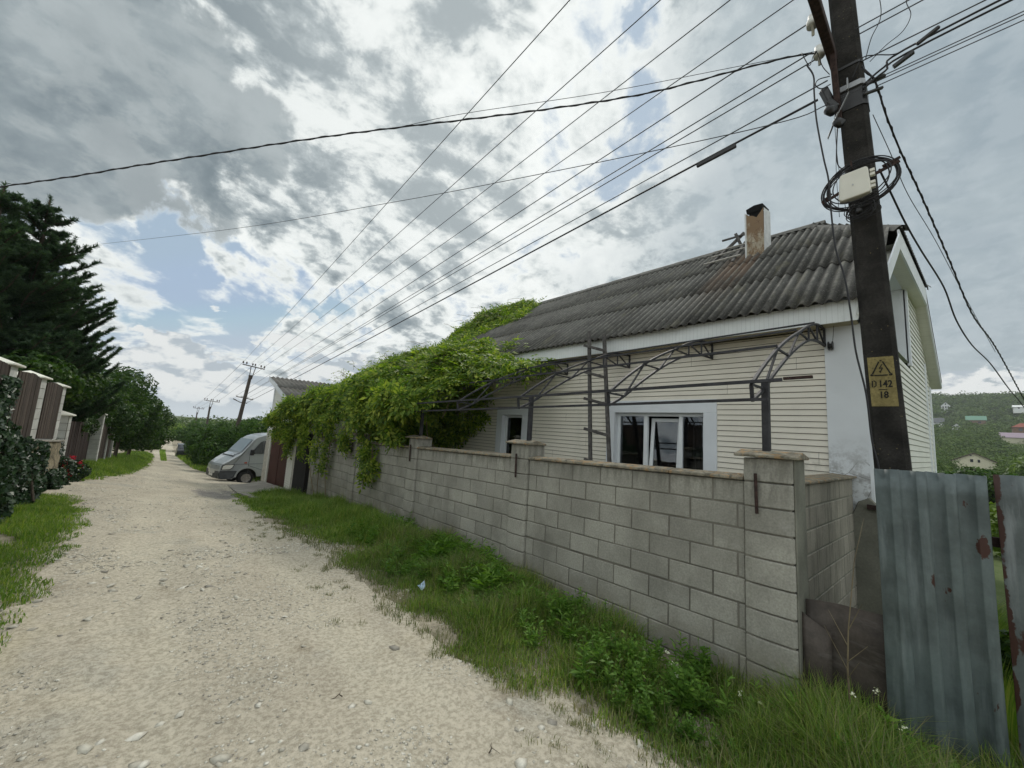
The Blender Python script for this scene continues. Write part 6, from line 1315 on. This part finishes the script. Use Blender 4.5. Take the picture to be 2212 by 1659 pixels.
# ------------------------------------------------------------------ stones
def stones(n,sampler,smin,smax,seed,name,label,mat='gravel_stone',pw=3.):
    r=np.random.default_rng(seed); x,y=sampler(r,n); n=len(x); s=smin+(smax-smin)*r.uniform(size=n)**pw
    base=np.array([(0,0,1),(.9,0,.25),(.28,.86,.2),(-.73,.53,.28),(-.73,-.53,.2),(.28,-.86,.26),(.8,.1,-.4),(-.2,.8,-.4),(-.8,-.1,-.4),(.1,-.8,-.4)],float)
    fc=np.array([(0,1,2),(0,2,3),(0,3,4),(0,4,5),(0,5,1),(1,6,2),(2,6,7),(2,7,3),(3,7,8),(3,8,4),(4,8,9),(4,9,5),(5,9,6),(5,6,1)])
    V=base[None]*(1+r.normal(size=(n,10,1))*.18)+r.normal(size=(n,10,3))*.09; a=r.uniform(0,6.28,n); ca,sa=np.cos(a)[:,None],np.sin(a)[:,None]
    V=V*np.stack([np.ones(n),r.uniform(.5,1.,n),r.uniform(.14,.34,n)],1)[:,None,:]*s[:,None,None]
    X=V[:,:,0]*ca-V[:,:,1]*sa; Y=V[:,:,0]*sa+V[:,:,1]*ca; z=zsurf(x,y)+s*.02; tl=r.normal(size=(n,1))*.2
    V=np.stack([X+x[:,None],Y+y[:,None],V[:,:,2]+X*tl+z[:,None]],2).reshape(-1,3); Fq=(fc[None]+np.arange(n)[:,None,None]*10).reshape(-1,3)
    return tag(npmesh(name,V,Fq,mat),label,'gravel',kind='stuff')
def smp(y0,y1,pw,thr,sc=1.6,off=0):
    def f(r,n):
        y=y0+(y1-y0)*r.uniform(size=n)**pw; x=r.uniform(-1.4,2.6,n); P=np.stack([x,y,0*x+off],1); tr_=np.exp(-((x-.05)/.24)**2)+np.exp(-((x-1.38)/.24)**2); k=fbm(P*sc,3,91)>thr+.45*tr_+r.normal(size=n)*.20; k&=(x<XR(y)+.35)&(x>XL(y)-.15); return x[k],y[k]
    return f
stones(60000,smp(.3,7,1.3,.05),.003,.017,301,'gravel','small pale limestone gravel scattered over the near road')
stones(16000,smp(6,26,1.3,.0),.010,.035,302,'gravel','pale stones strewn over the farther part of the road')
stones(2200,smp(.4,10,1.5,.05,1.1,3.),.010,.055,303,'loose_stones','larger flat limestone pieces bedded in the near road',pw=3.2)
# few stones and litter in the verge
for i,(xx,yy,s_,lb) in enumerate(((3.50,1.62,.06,'pale stone lying at the wall foot nearest the corner pillar'),(3.55,1.95,.045,'smaller pale stone lying at the wall foot farther from the corner pillar'))):
    b=MB(); b.lathe((xx,yy,hs(xx,yy)-.01),[(.0,0),(s_,.01),(s_*1.1,s_*.4),(s_*.6,s_*.8),(.0,s_*.9)],7); o=b.build('stone','gravel_stone'); tag(o,lb,'stone')
b=MB(); zz=hs(2.35,3.95); b.add([(2.33,3.90,zz+.03),(2.39,3.93,zz+.05),(2.41,4.0,zz+.09),(2.35,3.99,zz+.06),(2.37,4.04,zz+.03),(2.31,3.97,zz+.07)],[(0,1,2,3),(3,2,4),(0,3,5)]); tag(b.build('plastic_wrapper','litter'),'crumpled pale blue plastic wrapper lying in the right verge','litter')
b=MB(); zz=hs(3.25,15.6)+.07; b.hexa([(3.2,15.5,zz),(3.42,15.55,zz),(3.40,15.66,zz),(3.18,15.6,zz),(3.21,15.51,zz+.08),(3.40,15.55,zz+.07),(3.39,15.64,zz+.07),(3.2,15.6,zz+.08)]); tag(b.build('brick','dark_board',None,.01),'dark brick lying on the concrete ramp before the garage door','brick')
def twig(xx,yy,an,L_,lb):
    z=zr(xx,yy)+.008; d=Vector((math.cos(an),math.sin(an),0)); s_=Vector((-d.y,d.x,0)); p=Vector((xx,yy,z)); b=MB()
    b.tube([p,p+d*L_*.4+Vector((0,0,.01)),p+d*L_*.7+s_*.02,p+d*L_+s_*.03],[.004,.003,.0025,.001],5); b.tube([p+d*L_*.4+Vector((0,0,.01)),p+d*L_*.5-s_*.05],[.002,.001],4); tag(b.build('twig','bark'),lb,'twig')
twig(1.55,1.75,.3,.07,'small dark forked twig lying on the road nearest the camera'); twig(1.05,2.6,2.4,.06,'short twig lying on the middle of the road'); twig(1.9,1.35,.1,.045,'tiny twig lying near the right edge of the road')
# ------------------------------------------------------------------ the far hillside
rng=np.random.default_rng(500)
def pol(D,azd): a=R(azd); return D*math.sin(a),D*math.cos(a)
cl=[]; 
for i in range(1500):
    D=90+600*rng.uniform()**.8; az=rng.uniform(84.5,100); x_,y_=pol(D,az); r_=rng.uniform(2.6,4.6)*(.75+D/900); cl.append((x_,y_,hs(x_,y_),r_,D))
BL=[(520,-.1,-5.6),(460,-12.2,-22.7),(450,6.3,-1.3),(400,-2.5,-10.4),(170,-1.4,-9.1),(330,-23,-29),(300,-18.4,-26),(499,-38,-44)]
Vs=[];
for (x_,y_,z_,r_,D) in cl:
    blk=False
    for (d_,ya,yb) in BL:
        yc_=y_*d_/x_; 
        if min(ya,yb)-r_*.5*d_/D<yc_<max(ya,yb)+r_*.5*d_/D and d_-(95 if d_<200 else 55)<x_<d_+9: blk=True
    if blk: continue
    lp=[((x_,y_,z_+r_*.55),(r_,r_,r_*.85)),((x_-r_*.3,y_+r_*.6,z_+r_*.5),(r_*.7,r_*.7,r_*.6)),((x_-r_*.4,y_-r_*.6,z_+r_*.4),(r_*.7,r_*.7,r_*.6))]
    V,Fq=crown(lp,int(150+max(0,260-D)*1.5),max(.45,D*.0032),max(.35,D*.0026),int(abs(x_*7+y_*13))%9973,nf=.35); Vs.append(V)
V=np.concatenate(Vs); tag(npmesh('hillside_woodland',V,np.arange(len(V)).reshape(-1,4),'hill_leaf'),'dense green orchard and woodland covering the far hillside','woodland',kind='stuff')
def fhouse(label,D,y0,y1,zb,ze,zr_,wall_,roof_,kind,wins=()):
    o=thing('hillside_house',label,'house',(D,(y0+y1)/2,zb)); ym=(y0+y1)/2; dp=abs(y1-y0)*.9
    b=MB()
    if kind=='gable':
        b.poly([(D,y0,zb-3),(D,y1,zb-3),(D,y1,ze),(D,ym,zr_),(D,y0,ze)],(dp,0,0)); b.build('wall',wall_,o)
        b=MB(); e=.5; sl=(zr_-ze)/(abs(y1-y0)/2)
        for (a,c_) in (((y0+e),ym),((y1-e),ym)): b.add([(D-.5,a,ze-e*sl*(1)),(D+dp,a,ze-e*sl),(D+dp,c_,zr_+.1),(D-.5,c_,zr_+.1),(D-.5,a,ze-e*sl-.25),(D-.5,c_,zr_-.15)],[(0,1,2,3),(4,0,3,5)])
        b.build('roof',roof_,o)
    else:
        b.box(D,min(y0,y1)+.6,zb-3,D+6,max(y0,y1)-.6,ze); b.build('wall',wall_,o)
        b=MB(); a,c_=min(y0,y1),max(y0,y1); ins=0 if kind=='long' else (c_-a)*.42
        b.add([(D-.6,a,ze),(D-.6,c_,ze),(D+6,c_,ze),(D+6,a,ze),(D+3,a+ins,zr_),(D+3,c_-ins,zr_)],[(0,1,5,4),(3,4,5,2),(0,4,3),(1,2,5)]); b.build('roof',roof_,o)
    for (wy,wz,ww,wh) in wins:
        b=MB(); b.box(D-.12,wy-ww/2,wz-wh/2,D-.02,wy+ww/2,wz+wh/2); b.build('window','dark_glass',o)
fhouse('small white A shaped house highest on the far hillside',520,-.1,-5.6,42.4,47.1,50.1,'wall_white_far','roof_grey_far','gable',((-1.3,45.6,.9,1.4),(-2.9,45.6,1,1.4),(-4.4,45.6,.9,1.4),(-2.8,48.2,.6,1.4)))
fhouse('long house with green metal roof on the far hillside',460,-12.2,-22.7,25.4,30.2,33.7,'wall_brown_far','roof_green','long',((-14.3,28.6,2,1.2),(-19,28.6,1.5,1.2)))
fhouse('low house with grey slate roof beside the gable wall',450,8.5,-1.3,24.6,27.1,31.2,'wall_white_far','roof_grey_far','long',((3,26,1.2,1),))
fhouse('white gabled house half hidden by trees on the hillside',400,-2.5,-10.4,16.2,20.1,23.9,'wall_white_far','roof_grey_far','gable',((-6.7,21.8,1.3,.8),))
fhouse('cream gabled house nearest in the valley with a brown roof edge',170,-1.4,-9.6,-3.2,-.3,1.95,'wall_cream_far','bark','gable',((-4.9,1.2,.35,.25),(-5.0,-.2,.55,.8),(-6.3,-.25,.45,.8)))
fhouse('brown house with red hipped roof at the right of the hillside',330,-24.0,-32,14.5,18.3,20.6,'wall_brown_far','roof_red','hip',((-27,17,1.2,1.2),))
fhouse('long low building with a pale purple roof under the red roofed house',300,-18.2,-33,9,11.6,14.1,'wall_cream_far','roof_purple','long')
fhouse('small white house on the upper right of the hillside',499,-38,-46,41.8,43.5,45.3,'wall_white_far','wall_white_far','long',((-41,42.8,1,1),))
tree('rounded leafy tree standing before the cream gabled house',51,-2.2,hs(51,-2.2),-4.2,-.15,3.0,2.2,13,4200,.42,.28,'bush_leaf',901,'tree','leafy_tree',None,.12,0,.7)
tree('big pale grey green willow at the right edge before the hillside',60,-7.2,hs(60,-7.2),-4,2.3,4,3.6,14,5200,.50,.2,'willow_leaf',902,'tree','willow_tree',None,.15,0,.6)
tree('light green bush in the gap between the corrugated sheets',16,-1.4,hs(16,-1.4),-3.4,-.55,1.6,1.1,10,3000,.16,.11,'lime_leaf',903,'bush','leafy_bush',None,.05)
tree('dark green bush beside the far corner of the gable',40,1.0,hs(40,1),-4.6,-1.0,3,2.4,10,3000,.36,.26,'bush_leaf',904,'bush','leafy_bush',None,.06,0,.7)
tree('dense green bush close behind the gap of the metal fence',6.3,-.72,hs(6.3,-.72),-2.4,-.95,.8,.5,8,2600,.10,.07,'bush_leaf',905,'bush','leafy_bush',None,.04)
x,y,r=sample(14000,4.15,9,-2.2,.2,216); blades(np.stack([x,y,H(x,y)-.02],1),r.uniform(.12,.4,len(x)),r.uniform(.006,.014,len(x)),'grass_blade','grass',216,'rough grass in the yard behind the corrugated metal fence')
Vs=[]; rg=np.random.default_rng(900)
for i in range(150):
    D=rg.uniform(125,260); az=rg.uniform(-16,30); x_,y_=pol(D,az); r_=rg.uniform(2.5,4.2); V,Fq=crown([((x_,y_,hs(x_,y_)+r_*.6),(r_,r_,r_*.9))],170,.9,.7,i+3000,nf=.4); Vs.append(V)
V=np.concatenate(Vs); tag(npmesh('distant_woodland',V,np.arange(len(V)).reshape(-1,4),'hill_leaf'),'distant line of trees on the horizon beyond the end of the road','woodland',kind='stuff')

# ------------------------------------------------------------------ the air over the valley
hz=MB(); hz.box(-980,-560,-14,980,980,110); hm_=bpy.data.materials.new('haze'); hm_.use_nodes=True; hm_.node_tree.nodes.clear()
pv=hm_.node_tree.nodes.new('ShaderNodeVolumePrincipled'); pv.inputs['Color'].default_value=(.86,.90,.95,1); pv.inputs['Density'].default_value=.0003; pv.inputs['Anisotropy'].default_value=.2
ho=hm_.node_tree.nodes.new('ShaderNodeOutputMaterial'); hm_.node_tree.links.new(pv.outputs[0],ho.inputs['Volume']); M['haze']=hm_
tag(hz.build('haze','haze'),'thin pale haze over the valley and the far hillside','haze',kind='stuff')
